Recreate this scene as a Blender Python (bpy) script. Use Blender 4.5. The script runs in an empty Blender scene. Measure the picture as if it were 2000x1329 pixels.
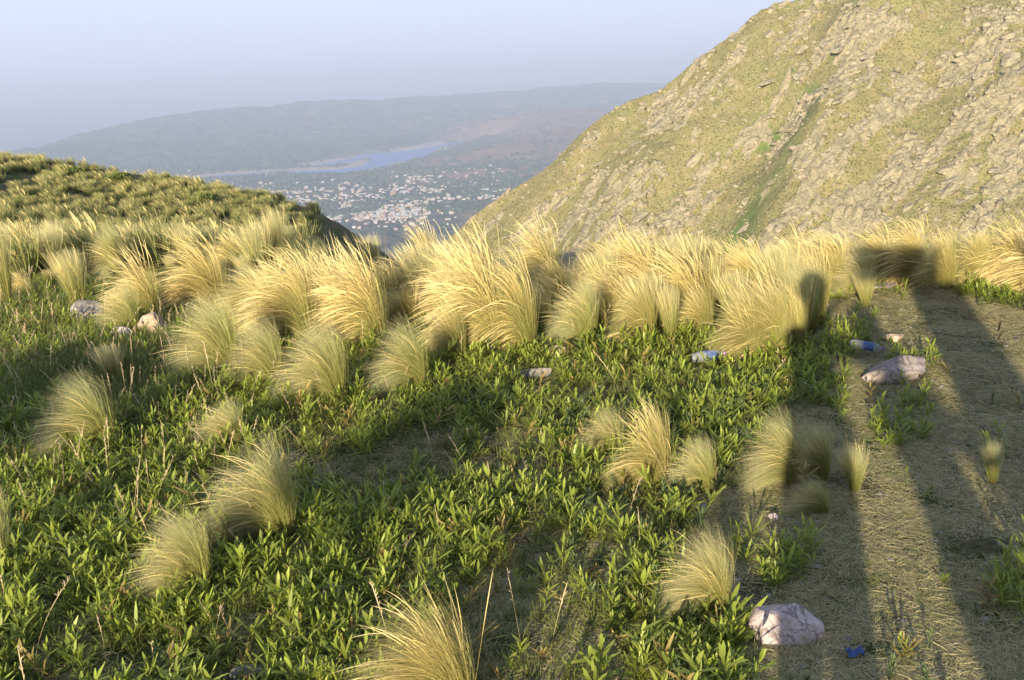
import bpy, math, random
import numpy as np
from mathutils import Vector, Matrix
random.seed(7); rng = np.random.default_rng(7)
C = bpy.context.scene.collection
S = bpy.context.scene
# ------------------------------------------------------------------ camera, world, sun, exposure
W_PX, H_PX, F_PX = 2000, 1329, 1963.0
PITCH, ROLL, EYE = math.radians(15.1), math.radians(2.6), 1.7
Fv = np.array([0, math.cos(PITCH), -math.sin(PITCH)]); R0 = np.array([1., 0, 0]); U0 = np.array([0, math.sin(PITCH), math.cos(PITCH)])
cr, sr = math.cos(ROLL), math.sin(ROLL)
Rv = cr * R0 - sr * U0; Uv = sr * R0 + cr * U0
def ray(px, py):
    d = Fv + (px - 1000) / F_PX * Rv - (py - 664.5) / F_PX * Uv
    return d / np.linalg.norm(d)
def project(P):
    q = P - np.array([0, 0, EYE]); z = q @ Fv; z = np.where(np.abs(z) < 1e-6, 1e-6, z)
    return 1000 + F_PX * (q @ Rv) / z, 664.5 - F_PX * (q @ Uv) / z, z
cam = bpy.data.objects.new('camera', bpy.data.cameras.new('camera')); C.objects.link(cam)
cam.data.sensor_width = 36; cam.data.lens = 36 * F_PX / W_PX; cam.data.clip_start = 0.05; cam.data.clip_end = 200000
cam.matrix_world = Matrix(((Rv[0], Uv[0], -Fv[0], 0), (Rv[1], Uv[1], -Fv[1], 0), (Rv[2], Uv[2], -Fv[2], EYE), (0, 0, 0, 1)))
S.camera = cam
ANTI = ray(1555, 548)                       # direction the sunlight travels
SUN_EL = math.asin(-ANTI[2]); SUN_AZ = math.atan2(-ANTI[0], -ANTI[1])
SKY_K = 0.93
world = bpy.data.worlds.new('World'); S.world = world; world.use_nodes = True
wn = world.node_tree.nodes; wl = world.node_tree.links
bg = wn['Background']; sky = wn.new('ShaderNodeTexSky'); sky.sky_type = 'NISHITA'; sky.sun_disc = False
sky.sun_elevation = SUN_EL; sky.sun_rotation = SUN_AZ; sky.altitude = 1200; sky.air_density = 1.0; sky.dust_density = 1.5; sky.ozone_density = 2.0
# a belt of evening haze whitens the sky towards the horizon
tc = wn.new('ShaderNodeTexCoord'); sx = wn.new('ShaderNodeSeparateXYZ'); wl.new(tc.outputs['Generated'], sx.inputs[0])
hr_ = wn.new('ShaderNodeValToRGB'); wl.new(sx.outputs[2], hr_.inputs[0]); e = hr_.color_ramp.elements
e[0].position = 0.0; e[0].color = (3.5 * SKY_K, 3.85 * SKY_K, 5.2 * SKY_K, 1); e[1].position = .14; e[1].color = (4.7 * SKY_K, 5.05 * SKY_K, 6.1 * SKY_K, 1)
hf_ = wn.new('ShaderNodeMapRange'); wl.new(sx.outputs[2], hf_.inputs[0]); hf_.inputs[1].default_value = .05; hf_.inputs[2].default_value = .5; hf_.inputs[3].default_value = .95; hf_.inputs[4].default_value = .25
mx_ = wn.new('ShaderNodeMix'); mx_.data_type = 'RGBA'; wl.new(hf_.outputs[0], mx_.inputs[0]); wl.new(sky.outputs[0], mx_.inputs[6]); wl.new(hr_.outputs[0], mx_.inputs[7])
wl.new(mx_.outputs[2], bg.inputs[0]); bg.inputs[1].default_value = 0.10
sun = bpy.data.lights.new('sun', 'SUN'); sun.energy = 5.0; sun.angle = math.radians(0.55); sun.color = (1.0, 0.86, 0.60)
so = bpy.data.objects.new('sun', sun); C.objects.link(so); so.rotation_euler = Vector(ANTI).to_track_quat('-Z', 'Y').to_euler()
S.view_settings.view_transform = 'Standard'; S.view_settings.look = 'None'; S.view_settings.gamma = 1; S.view_settings.use_curve_mapping = False
S.view_settings.exposure = 1.0
S.render.engine = 'CYCLES'
cy = S.cycles; cy.use_denoising = True; cy.max_bounces = 6; cy.diffuse_bounces = 3; cy.glossy_bounces = 2; cy.transmission_bounces = 4
cy.transparent_max_bounces = 8; cy.volume_bounces = 1; cy.sample_clamp_indirect = 4; cy.caustics_reflective = False; cy.caustics_refractive = False
HAZE_DENSITY = 1.7e-4

# ------------------------------------------------------------------ helpers
def hash2(ix, iy, s):
    n = (ix.astype(np.int64) * 374761393 + iy.astype(np.int64) * 668265263 + s * 974634777) & 0x7fffffff
    n = ((n ^ (n >> 13)) * 1274126177) & 0x7fffffff
    return ((n ^ (n >> 16)) & 0xffff) / 65535.0
def vnoise(x, y, s=0):
    xi = np.floor(x); yi = np.floor(y); fx = x - xi; fy = y - yi
    fx = fx * fx * (3 - 2 * fx); fy = fy * fy * (3 - 2 * fy)
    a = hash2(xi, yi, s); b = hash2(xi + 1, yi, s); c = hash2(xi, yi + 1, s); d = hash2(xi + 1, yi + 1, s)
    return (a + (b - a) * fx) * (1 - fy) + (c + (d - c) * fx) * fy
def fbm(x, y, s=0, o=4, g=.5):
    r = 0; a = 1; t = 0
    for k in range(o):
        r = r + a * vnoise(x * 2**k + 17 * k, y * 2**k - 31 * k, s + k); t += a; a *= g
    return r / t
def worley(x, y, s=0):
    xi = np.floor(x); yi = np.floor(y); f1 = np.full(x.shape, 9.); f2 = f1.copy(); idc = np.zeros(x.shape)
    for i in (-1, 0, 1):
        for j in (-1, 0, 1):
            cx = xi + i; cy_ = yi + j
            d = np.hypot(cx + hash2(cx, cy_, s) - x, cy_ + hash2(cx, cy_, s + 5) - y); h = hash2(cx, cy_, s + 9)
            n = d < f1; f2 = np.where(n, f1, np.minimum(f2, d)); idc = np.where(n, h, idc); f1 = np.where(n, d, f1)
    return f1, f2, idc
def sstep(a, b, x):
    t = np.clip((x - a) / (b - a), 0, 1); return t * t * (3 - 2 * t)
def inpoly(px, py, poly):
    r = np.zeros(np.shape(px), bool); n = len(poly)
    for i in range(n):
        x1, y1 = poly[i]; x2, y2 = poly[(i + 1) % n]
        c = ((y1 > py) != (y2 > py)) & (px < (x2 - x1) * (py - y1) / ((y2 - y1) or 1e-9) + x1); r ^= c
    return r
def mk_mesh(name, v, faces, mat=None, uv=None, attrs=None, flat=False):
    """v (n,3); faces (m,3|4) array or list of such arrays"""
    if not isinstance(faces, list): faces = [faces]
    me = bpy.data.meshes.new(name); v = np.asarray(v, np.float32)
    me.vertices.add(len(v)); me.vertices.foreach_set('co', v.ravel())
    loops = np.concatenate([f.ravel() for f in faces]).astype(np.int32)
    tot = np.concatenate([np.full(len(f), f.shape[1]) for f in faces]).astype(np.int32)
    st = np.concatenate([[0], np.cumsum(tot)[:-1]]).astype(np.int32)
    me.loops.add(len(loops)); me.loops.foreach_set('vertex_index', loops)
    me.polygons.add(len(tot)); me.polygons.foreach_set('loop_start', st); me.polygons.foreach_set('loop_total', tot)
    if uv is not None:
        l = me.uv_layers.new(name='UVMap'); l.data.foreach_set('uv', np.asarray(uv, np.float32)[loops].ravel())
    for k, a in (attrs or {}).items():
        t = me.attributes.new(k, 'FLOAT', 'POINT'); t.data.foreach_set('value', np.asarray(a, np.float32))
    me.update(calc_edges=True)
    if flat: me.shade_flat()
    if mat: me.materials.append(mat)
    return me
def link(name, me, parent=None, loc=(0, 0, 0)):
    o = bpy.data.objects.new(name, me); C.objects.link(o); o.location = loc
    if parent: o.parent = parent
    return o
def tag(o, label, cat, group=None, kind=None):
    o['label'] = label; o['category'] = cat
    if group: o['group'] = group
    if kind: o['kind'] = kind
    return o
def grid_faces(nr, nc):
    i = np.arange(nr - 1)[:, None] * nc + np.arange(nc - 1)[None]; i = i.ravel()
    return np.stack([i, i + 1, i + nc + 1, i + nc], 1)

class Mat:
    def __init__(s, name):
        s.m = bpy.data.materials.new(name); s.m.use_nodes = True; s.t = s.m.node_tree; s.n = s.t.nodes; s.p = s.n['Principled BSDF']; s.out = s.n['Material Output']
    def new(s, typ, **k):
        n = s.n.new(typ)
        for a, b in k.items(): setattr(n, a, b)
        return n
    def l(s, a, b): s.t.links.new(a, b)
    def set(s, node, name, val):
        if isinstance(val, bpy.types.NodeSocket): s.l(val, node.inputs[name])
        else: node.inputs[name].default_value = val
    def noise(s, scale, detail=4, rough=.55, coord=None, dist=0):
        n = s.new('ShaderNodeTexNoise'); n.inputs['Scale'].default_value = scale; n.inputs['Detail'].default_value = detail; n.inputs['Roughness'].default_value = rough; n.inputs['Distortion'].default_value = dist
        if coord is None: coord = s.new('ShaderNodeTexCoord').outputs['Object']
        s.l(coord, n.inputs['Vector']); return n.outputs['Fac']
    def ramp(s, fac, stops):
        r = s.new('ShaderNodeValToRGB'); e = r.color_ramp.elements
        while len(e) > 1: e.remove(e[0])
        e[0].position = stops[0][0]; e[0].color = (*stops[0][1], 1)
        for p, c in stops[1:]: e.new(p).color = (*c, 1)
        s.l(fac, r.inputs[0]); return r.outputs[0]
    def mix(s, fac, a, b, mode='MIX'):
        n = s.new('ShaderNodeMix', data_type='RGBA', blend_type=mode)
        for i, v in ((0, fac), (6, a), (7, b)):
            if isinstance(v, bpy.types.NodeSocket): s.l(v, n.inputs[i])
            else: n.inputs[i].default_value = v if i == 0 else (*v, 1)
        return n.outputs[2]
    def math(s, op, a, b=0.0):
        n = s.new('ShaderNodeMath', operation=op)
        for i, v in ((0, a), (1, b)):
            if isinstance(v, bpy.types.NodeSocket): s.l(v, n.inputs[i])
            else: n.inputs[i].default_value = v
        return n.outputs[0]
    def attr(s, name):
        n = s.new('ShaderNodeAttribute'); n.attribute_name = name; return n.outputs['Fac']
    def bump(s, h, dist=.02, strength=1.0):
        n = s.new('ShaderNodeBump'); n.inputs['Distance'].default_value = dist; n.inputs['Strength'].default_value = strength
        s.l(h, n.inputs['Height']); s.l(n.outputs[0], s.p.inputs['Normal'])
    def base(s, c, rough=.9, spec=.2):
        if isinstance(c, bpy.types.NodeSocket): s.l(c, s.p.inputs['Base Color'])
        else: s.p.inputs['Base Color'].default_value = (*c, 1)
        s.p.inputs['Roughness'].default_value = rough; s.p.inputs['Specular IOR Level'].default_value = spec; return s
    def translucent(s, col, fac):
        t = s.new('ShaderNodeBsdfTranslucent'); s.l(col, t.inputs[0]); mx = s.new('ShaderNodeMixShader'); mx.inputs[0].default_value = fac
        s.l(s.p.outputs[0], mx.inputs[1]); s.l(t.outputs[0], mx.inputs[2]); s.l(mx.outputs[0], s.out.inputs[0])

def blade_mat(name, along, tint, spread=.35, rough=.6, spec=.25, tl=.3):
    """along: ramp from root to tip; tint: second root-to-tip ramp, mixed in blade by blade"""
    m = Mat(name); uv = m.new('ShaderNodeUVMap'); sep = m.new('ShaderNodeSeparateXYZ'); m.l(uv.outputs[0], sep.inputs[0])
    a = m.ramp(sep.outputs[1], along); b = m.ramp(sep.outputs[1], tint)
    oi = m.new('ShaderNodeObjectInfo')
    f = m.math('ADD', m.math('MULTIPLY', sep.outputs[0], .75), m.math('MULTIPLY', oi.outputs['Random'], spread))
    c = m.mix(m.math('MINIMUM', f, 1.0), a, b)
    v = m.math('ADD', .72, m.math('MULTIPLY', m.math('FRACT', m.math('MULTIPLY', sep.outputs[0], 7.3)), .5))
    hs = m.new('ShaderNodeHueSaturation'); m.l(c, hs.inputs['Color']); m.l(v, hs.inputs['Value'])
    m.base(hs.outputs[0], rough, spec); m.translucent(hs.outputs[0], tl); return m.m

# ------------------------------------------------------------------ materials
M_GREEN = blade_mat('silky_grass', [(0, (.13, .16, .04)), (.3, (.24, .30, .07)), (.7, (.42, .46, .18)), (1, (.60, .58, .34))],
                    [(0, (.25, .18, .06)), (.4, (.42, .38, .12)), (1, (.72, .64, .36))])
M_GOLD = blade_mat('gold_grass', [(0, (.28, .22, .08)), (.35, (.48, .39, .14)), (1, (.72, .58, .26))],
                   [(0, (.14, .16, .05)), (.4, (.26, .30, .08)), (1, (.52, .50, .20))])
M_HILLGRASS = blade_mat('hillside_grass', [(0, (.09, .13, .035)), (.5, (.17, .22, .06)), (1, (.32, .34, .13))], [(0, (.15, .16, .05)), (.5, (.28, .28, .10)), (1, (.50, .45, .19))])
M_SEED = blade_mat('seed_head_straw', [(0, (.36, .29, .11)), (.5, (.62, .51, .21)), (1, (.86, .73, .38))],
                   [(0, (.3, .26, .1)), (.6, (.70, .53, .20)), (1, (.90, .76, .40))], tl=.2)
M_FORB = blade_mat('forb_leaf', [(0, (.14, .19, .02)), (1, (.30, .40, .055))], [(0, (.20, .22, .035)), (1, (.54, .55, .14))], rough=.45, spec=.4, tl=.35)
M_HERB = blade_mat('feathery_leaf', [(0, (.08, .12, .05)), (1, (.20, .27, .12))], [(0, (.09, .12, .04)), (1, (.26, .30, .13))])
M_WITHER = blade_mat('withered_leaf', [(0, (.16, .11, .04)), (1, (.42, .30, .12))], [(0, (.14, .13, .03)), (1, (.50, .44, .13))])
M_LAWN = blade_mat('short_grass', [(0, (.06, .09, .02)), (1, (.14, .22, .05))], [(0, (.10, .11, .03)), (1, (.30, .32, .10))], tl=.3)
M_THATCH = blade_mat('dry_thatch', [(0, (.36, .29, .15)), (1, (.70, .58, .34))], [(0, (.18, .21, .08)), (1, (.52, .48, .24))], tl=.15)
M_STALK = blade_mat('seeding_stalk', [(0, (.25, .2, .09)), (.6, (.45, .33, .2)), (1, (.66, .5, .36))], [(0, (.2, .22, .07)), (1, (.58, .47, .28))], tl=.2)

def ground_material():
    m = Mat('ground_soil'); n1 = m.noise(1.3, 5); n2 = m.noise(38, 6, .7); n3 = m.noise(240, 3, .7)
    soil = m.ramp(n2, [(.3, (.05, .045, .025)), (.5, (.13, .115, .06)), (.7, (.24, .20, .12))])
    green = m.ramp(n3, [(.3, (.03, .05, .012)), (.7, (.10, .13, .04))])
    near = m.mix(m.ramp(n1, [(.42, (0, 0, 0)), (.58, (1, 1, 1))]), soil, green)
    # distant land: woods, scrub, bare reddish slopes, sandy shore
    co = m.new('ShaderNodeTexCoord').outputs['Object']
    w1 = m.noise(.0045, 8, .65, co); w2 = m.noise(.02, 6, .7, co); w3 = m.noise(.0011, 5, .6, co)
    wood = m.ramp(w2, [(.35, (.015, .03, .012)), (.52, (.06, .085, .035)), (.68, (.26, .25, .13))])
    red = m.ramp(w2, [(.3, (.10, .08, .04)), (.6, (.30, .19, .12)), (.8, (.42, .28, .2))])
    far = m.mix(m.ramp(m.math('ADD', m.math('MULTIPLY', m.attr('red'), .55), m.math('SUBTRACT', w1, .17)), [(.40, (0, 0, 0)), (.52, (1, 1, 1))]), wood, red)
    far = m.mix(m.attr('sand'), far, m.ramp(w2, [(.3, (.36, .30, .2)), (.7, (.6, .5, .38))]))
    c = m.mix(m.attr('far'), near, far)
    m.base(c, .95, .1)
    h = m.math('ADD', n2, m.math('MULTIPLY', n3, .4)); m.bump(m.math('MULTIPLY', h, m.math('SUBTRACT', 1.0, m.attr('far'))), .02, .8)
    return m.m
def rock_mat(name, dark, mid, light, scale=8, lichen=None, bump=.02):
    m = Mat(name); a = m.noise(scale, 8, .65); b = m.noise(scale * 6, 6, .7)
    c = m.ramp(a, [(.3, dark), (.5, mid), (.7, light)])
    c = m.mix(m.math('MULTIPLY', b, .8), c, m.ramp(b, [(.3, tuple(x * .5 for x in dark)), (.5, mid), (.65, light)]))
    v = m.math('ABSOLUTE', m.math('SUBTRACT', m.noise(scale * .45, 6, .6, dist=.6), .5)); c = m.mix(m.ramp(v, [(0, (.75, .75, .75)), (.022, (0, 0, 0))]), c, tuple(x * .35 for x in dark))
    if lichen: c = m.mix(m.ramp(m.noise(scale * 1.7, 5, .6), [(.55, (0, 0, 0)), (.63, (.8, .8, .8))]), c, lichen)
    m.base(c, .85, .25); m.bump(m.math('ADD', a, m.math('MULTIPLY', b, .5)), bump); return m.m
M_GROUND = ground_material()

# ------------------------------------------------------------------ terrain
RIDGE_Y = 400.0
LAKE_Z = -440.0
SIL = [(700, 590), (850, 490), (940, 412), (1000, 372), (1060, 335), (1080, 318), (1130, 265), (1180, 226), (1230, 197), (1285, 180), (1300, 170), (1350, 128), (1400, 90), (1450, 56), (1485, 20), (1520, 12), (1570, -4), (1700, -60), (1850, -95), (2100, -130), (2500, -130)]
_sx, _sz = [], []
for p in SIL:
    d = ray(*p); t = RIDGE_Y / d[1]; _sx.append(d[0] * t); _sz.append(EYE + d[2] * t)
def ridge_z(x): return np.interp(x, _sx, _sz, left=_sz[0])
LAKE = [(700, 301), (760, 298), (820, 291), (870, 281), (905, 276), (955, 273), (955, 276), (900, 281), (862, 288), (848, 297), (835, 304), (790, 315), (745, 326), (705, 336), (670, 341), (600, 341), (560, 339), (540, 336), (600, 333), (660, 331), (700, 326), (722, 316), (720, 307)]
LAKE2 = [(360, 349), (450, 340), (540, 336), (560, 339), (500, 344), (420, 349), (370, 353)]
LAKE3 = [(612, 322), (640, 318), (690, 309), (700, 301), (720, 307), (700, 314), (650, 322), (620, 325)]
def px2plane(poly, z):
    o = []
    for p in poly:
        d = ray(*p); t = (z - EYE) / d[2]; o.append((d[0] * t, d[1] * t))
    return o
LAKES = [px2plane(q, LAKE_Z) for q in (LAKE, LAKE2, LAKE3)]
def polydist(x, y, poly):
    d = np.full(np.shape(x), 1e9); n = len(poly)
    for i in range(n):
        ax, ay = poly[i]; bx, by = poly[(i + 1) % n]; ex, ey = bx - ax, by - ay
        t = np.clip(((x - ax) * ex + (y - ay) * ey) / (ex * ex + ey * ey + 1e-9), 0, 1)
        d = np.minimum(d, np.hypot(x - ax - t * ex, y - ay - t * ey))
    return np.where(inpoly(x, y, poly), -d, d)
RSIL = [(-300, 350, 6.6), (-60, 312, 7.0), (40, 288, 7.4), (180, 258, 7.9), (300, 234, 8.4), (400, 217, 8.8), (480, 212, 9.0), (580, 203, 9.4), (640, 199, 9.6), (700, 193, 9.8), (850, 188, 10.2), (1000, 179, 10.6), (1080, 171, 10.8), (1170, 163, 11), (1300, 165, 11.2), (1700, 150, 11.5)]
_ra, _rd, _rz = [], [], []
for px, py, km in RSIL:
    d = ray(px, py); k = km * 1000 / math.hypot(d[0], d[1]); _ra.append(math.atan2(d[0], d[1])); _rd.append(km * 1000); _rz.append(EYE + d[2] * k)
def valley(x, y):
    r = np.hypot(x, y); az = np.arctan2(x, y)
    rd = np.interp(az, _ra, _rd); rz = np.interp(az, _ra, _rz)
    n1 = fbm(x / 900, y / 900, 3, 6, .55); n2 = fbm(x / 260, y / 260, 9, 4)
    z = LAKE_Z + 14 + 60 * (np.maximum(n1 - .42, 0)) + 8 * n2
    k = sstep(.56, 1.0, r / rd)                     # the long ridge beyond the lake
    rn = np.abs(fbm(x / 1300, y / 1300, 21, 5, .55) - .5) * 2
    up = (rz - LAKE_Z) * k
    z = z * 1.0 + up * (1 - .0 * rn) - 14 * k + (1 - k) * k * 4 * 150 * (rn - .25) - 30 * k * k * n1 + (n2 - .5) * 34 * k + (np.abs(fbm(x / 620, y / 620, 47, 6, .62) - .5) * -300 + 26) * k * (1.15 - k * .5)
    b = sstep(1.0, 1.35, r / rd)
    z = z * (1 - b) + (-730 + 60 * n1) * b
    # reddish hills on the far right shore and the low rise behind the town
    z = z + sstep(1.15, 1.6, r / rd) * sstep(-.15, -.45, az) * 230 * fbm(x / 2600, y / 2600, 140, 5, .55) + sstep(2.2, 3.2, r / rd) * 380 * fbm(x / 5000, y / 5000, 141, 5)
    for (hx, hy, hh, wx, wy) in HILLS:
        u = np.hypot((x - hx) / wx, (y - hy) / wy)
        z = z + hh * np.exp(-u * u * 1.6) * (.7 + .6 * fbm(x / 300, y / 300, 33, 5, .6))
    ld = np.minimum.reduce([polydist(x, y, q) for q in LAKES]) + (fbm(x / 60, y / 60, 5, 3) - .5) * 30
    z = np.where(ld < 260, LAKE_Z + (z - LAKE_Z) * sstep(-20, 260, ld) + np.clip(ld, -60, 30) * .06, z)
    return z, ld
def hpos(px, py):
    d = ray(px, py); t = (LAKE_Z - EYE) / d[2]; return d[0] * t, d[1] * t
HILLS = []
for px, py, hh, wx, wy in ((1120, 300, 80, 480, 700), (1150, 262, 120, 900, 900), (960, 322, 26, 380, 240), (790, 352, 20, 300, 150), (1000, 350, 35, 300, 200)):
    a, b = hpos(px, py); HILLS.append((a, b, hh, wx, wy))
def crest(x): return 8.6 + .5 * np.sin(x * .7 + 1) + .12 * np.maximum(x, 0)
def hilltop(x, y):
    """the hill we stand on, before it drops away"""
    k = sstep(7, 52, y); xx = np.clip(x, -60, 60)
    z = -k * (1.9 + .20 * (xx + 25)) - .9 * sstep(10, 20, y) * sstep(48, 24, y) - .012 * np.maximum(y - 6, 0) * (1 - k)
    z = z + .05 * (fbm(x * .8, y * .8, 2, 3) - .5) * sstep(30, 3, y) + (fbm(x / 7, y / 7, 4, 3) - .5) * 1.0 * k
    return z
def height(x, y, want=False):
    x = np.asarray(x, float); y = np.asarray(y, float); r = np.hypot(x, y)
    edge = x + .212 * y + .3 * np.sin(y * .33)
    d = np.minimum(y - crest(x), edge * .95)
    d = np.maximum(d, (y - 54 - .12 * (x + 25)) * .9); d = np.maximum(d, (r - 420) * .8)
    w = .5; sp = w * np.log1p(np.exp(np.clip(d / w, -40, 40))); sp = np.where(d / w > 39, d, sp)
    z = hilltop(x, y) - .62 * sp * (.85 + .3 * fbm(x / 60, y / 60, 8, 3))
    z = z + .05 * fbm(x * 3, y * 3, 1, 3) * sstep(25, 8, r) - .025
    if r.size == 1 and r.flat[0] < 400 and not want: return z
    vz, ld = valley(x, y)
    zz = np.maximum(z, vz)
    if want: return zz, ld, (vz >= z)
    return zz
def gz(x, y): return float(height(np.array([x]), np.array([y]))[0])
def ground_hit(px, py):
    d = ray(px, py); t = 1.5; p = np.array([0, 0, EYE])
    for _ in range(900):
        q = p + d * t
        if q[2] < gz(q[0], q[1]): break
        t += .01 + t * .004
    return q[0], q[1], t
# ground sheet: polar grid, dense in front
az = np.concatenate([np.radians(np.linspace(-180, -42, 50))[:-1], np.radians(np.linspace(-42, 42, 620)), np.radians(np.linspace(42, 180, 50))[1:]])
rr = np.concatenate([[.02, .3, .7], np.geomspace(1.1, 12, 300), np.geomspace(12, 1500, 170)[1:], np.geomspace(1500, 15000, 360)[1:], np.geomspace(15000, 55000, 30)[1:]])
RR, AZ = np.meshgrid(rr, az, indexing='ij'); X = RR * np.sin(AZ); Y = RR * np.cos(AZ)
Z, LD, VAL = height(X, Y, True)
fx = sstep(90, 400, RR); red = np.zeros_like(X)
for (hx, hy, hh, wx, wy) in HILLS: red = np.maximum(red, np.exp(-(((X - hx) / wx) ** 2 + ((Y - hy) / wy) ** 2) * 1.2))
sand = np.where(VAL, sstep(110, 45, LD) * sstep(-45, -15, LD) * sstep(.30, .5, fbm(X / 200, Y / 200, 77, 3)), 0)
gm = mk_mesh('ground', np.stack([X, Y, Z], -1).reshape(-1, 3), grid_faces(len(rr), len(az))[:, ::-1], M_GROUND, attrs={'far': fx.ravel(), 'red': red.ravel(), 'sand': sand.ravel()})
link('ground', gm)['kind'] = 'structure'
# lake
def lake_water():
    x0, y0 = hpos(330, 360); x1, y1 = hpos(1010, 262)
    vs = [(x0 - 900, y0 - 300, LAKE_Z), (x1 + 900, y0 - 300, LAKE_Z), (x1 + 900, y1 + 900, LAKE_Z), (x0 - 900, y1 + 900, LAKE_Z)]
    m = Mat('lake_water'); m.base((.06, .19, .50), .45, .4); m.bump(m.noise(.05, 4), .3, .4)
    # one sheet per lake arm, wide of its shore, so that the land always meets the water above it
    for q in LAKES:
        xs = [p[0] for p in q]; ys = [p[1] for p in q]
        g = np.array([(min(xs) - 60, min(ys) - 60), (max(xs) + 60, min(ys) - 60), (max(xs) + 60, max(ys) + 60), (min(xs) - 60, max(ys) + 60)])
        pts.append(g)
    return vs, m.m
pts = []
vs, M_WATER = lake_water()
lw = link('water', mk_mesh('water', np.array(vs), np.array([[0, 1, 2, 3]]), M_WATER)); lw['kind'] = 'structure'

# ------------------------------------------------------------------ the rocky mountain on the right
_g0 = ray(1330, 440); _g1 = ray(1560, 250)
def mountain_h(x, y, detail=True):
    y = y + 5 * (fbm(x / 9, x * 0 + 3.3, 55, 4) - .5) * sstep(60, 5, RIDGE_Y - y)
    y2 = y + 6 * np.sin(x / 19.) + 4 * np.sin(x / 7.3 + 1)
    back = np.maximum(y2 - RIDGE_Y, 0); front = np.maximum(RIDGE_Y - y, 0)
    z = ridge_z(x) - .52 * front - .65 * np.maximum(y - RIDGE_Y, 0)
    f = sstep(0, 12, front)
    # ravine that separates the near rib from the far flank
    u = (x - 62) * .80 - (y - 300) * .60; v = (x - 62) * .60 + (y - 300) * .80
    z = z - 5 * np.exp(-(u / 11) ** 2) * sstep(-70, 0, v + 70) * sstep(95, 40, v) * f
    z = z + 7 * np.exp(-((u - 24) / 14) ** 2) * f + 3 * np.sin((u + 5 * np.sin(v / 13)) / 8.5) * f
    z = z + (fbm(x / 26, y / 26, 41, 4) - .5) * 9 * f
    if not detail: return z
    m = rock_mask(x, y)
    c, s = math.cos(.55), math.sin(.55); a = x * c + y * s; b = -x * s + y * c
    f1, f2, idc = worley(a / 5.5, b / 3.2, 50); g1, g2, idg = worley(a / 1.9, b / 1.3, 60)
    blocks = idc * 2.1 * np.clip((f2 - f1) * 4, 0, 1) + idg * .6 * np.clip((g2 - g1) * 4, 0, 1)
    z = z + m * blocks * sstep(0, 4, front + 2) + (1 - m) * .35 * fbm(x / 1.1, y / 1.1, 71, 3)
    return z
def rock_mask(x, y):
    c, s = math.cos(.62), math.sin(.62); a = x * c + y * s; b = -x * s + y * c
    n = fbm(a / 17, b / 6.5, 90, 5, .66); u = (x - 62) * .80 - (y - 300) * .60
    bias = .040 * sstep(0, 20, u) - .050
    n = n + bias + .22 * (fbm(a / 5, b / 2.6, 95, 4) - .5)
    return sstep(.505, .56, n)
nx, ny = 760, 620
xs = np.linspace(-75, 262, nx); ys = np.concatenate([np.linspace(150, 412, ny - 60), np.linspace(412, 560, 61)[1:]])
XX, YY = np.meshgrid(xs, ys)
MZ = mountain_h(XX, YY); RM = rock_mask(XX, YY)
uu = (XX - 62) * .80 - (YY - 300) * .60; vv = (XX - 62) * .60 + (YY - 300) * .80
lush = np.exp(-(uu / 11) ** 2) * sstep(.42, .6, fbm(XX / 16, YY / 16, 15, 3)) * sstep(100, 60, np.abs(vv))
def mountain_material():
    m = Mat('mountain_rock_and_grass'); a = m.noise(.09, 6, .6); b = m.noise(1.4, 6, .7); c = m.noise(.35, 5, .65)
    grass = m.ramp(a, [(.3, (.25, .21, .10)), (.5, (.285, .25, .11)), (.7, (.215, .22, .09))])
    grass = m.mix(m.ramp(b, [(.40, (1, 1, 1)), (.49, (0, 0, 0))]), grass, (.09, .095, .035))
    grass = m.mix(m.ramp(c, [(.5, (0, 0, 0)), (.62, (.6, .6, .6))]), grass, (.33, .27, .16))
    grass = m.mix(m.attr('lush'), grass, (.12, .18, .05))
    rock = m.ramp(c, [(.3, (.22, .20, .13)), (.5, (.31, .27, .18)), (.7, (.40, .34, .24))])
    rock = m.mix(m.ramp(b, [(.35, (.75, .75, .75)), (.5, (0, 0, 0))]), rock, (.15, .14, .09))
    f = m.math('ADD', m.attr('rock'), m.math('MULTIPLY', m.math('SUBTRACT', b, .5), .9))
    m.base(m.mix(m.ramp(f, [(.42, (0, 0, 0)), (.55, (1, 1, 1))]), grass, rock), .95, .1)
    m.bump(m.math('ADD', b, c), .6, .7); return m.m
mo = link('mountain', mk_mesh('mountain', np.stack([XX, YY, MZ], -1).reshape(-1, 3), grid_faces(ny, nx), mountain_material(), attrs={'rock': RM.ravel(), 'lush': lush.ravel()}))
mo['kind'] = 'structure'
# ------------------------------------------------------------------ rocks
def ico(sub):
    t = (1 + 5 ** .5) / 2
    v = [(-1, t, 0), (1, t, 0), (-1, -t, 0), (1, -t, 0), (0, -1, t), (0, 1, t), (0, -1, -t), (0, 1, -t), (t, 0, -1), (t, 0, 1), (-t, 0, -1), (-t, 0, 1)]
    f = [(0, 11, 5), (0, 5, 1), (0, 1, 7), (0, 7, 10), (0, 10, 11), (1, 5, 9), (5, 11, 4), (11, 10, 2), (10, 7, 6), (7, 1, 8), (3, 9, 4), (3, 4, 2), (3, 2, 6), (3, 6, 8), (3, 8, 9), (4, 9, 5), (2, 4, 11), (6, 2, 10), (8, 6, 7), (9, 8, 1)]
    v = [np.array(p, float) / np.linalg.norm(p) for p in v]
    for _ in range(sub):
        mid = {}; nf = []
        def mp(a, b):
            k = (min(a, b), max(a, b))
            if k not in mid: p = v[a] + v[b]; v.append(p / np.linalg.norm(p)); mid[k] = len(v) - 1
            return mid[k]
        for a, b, c in f:
            x, y, z = mp(a, b), mp(b, c), mp(c, a); nf += [(a, x, z), (b, y, x), (c, z, y), (x, y, z)]
        f = nf
    return np.array(v), np.array(f)
ICO = {k: ico(k) for k in (1, 2, 3, 4)}
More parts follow.
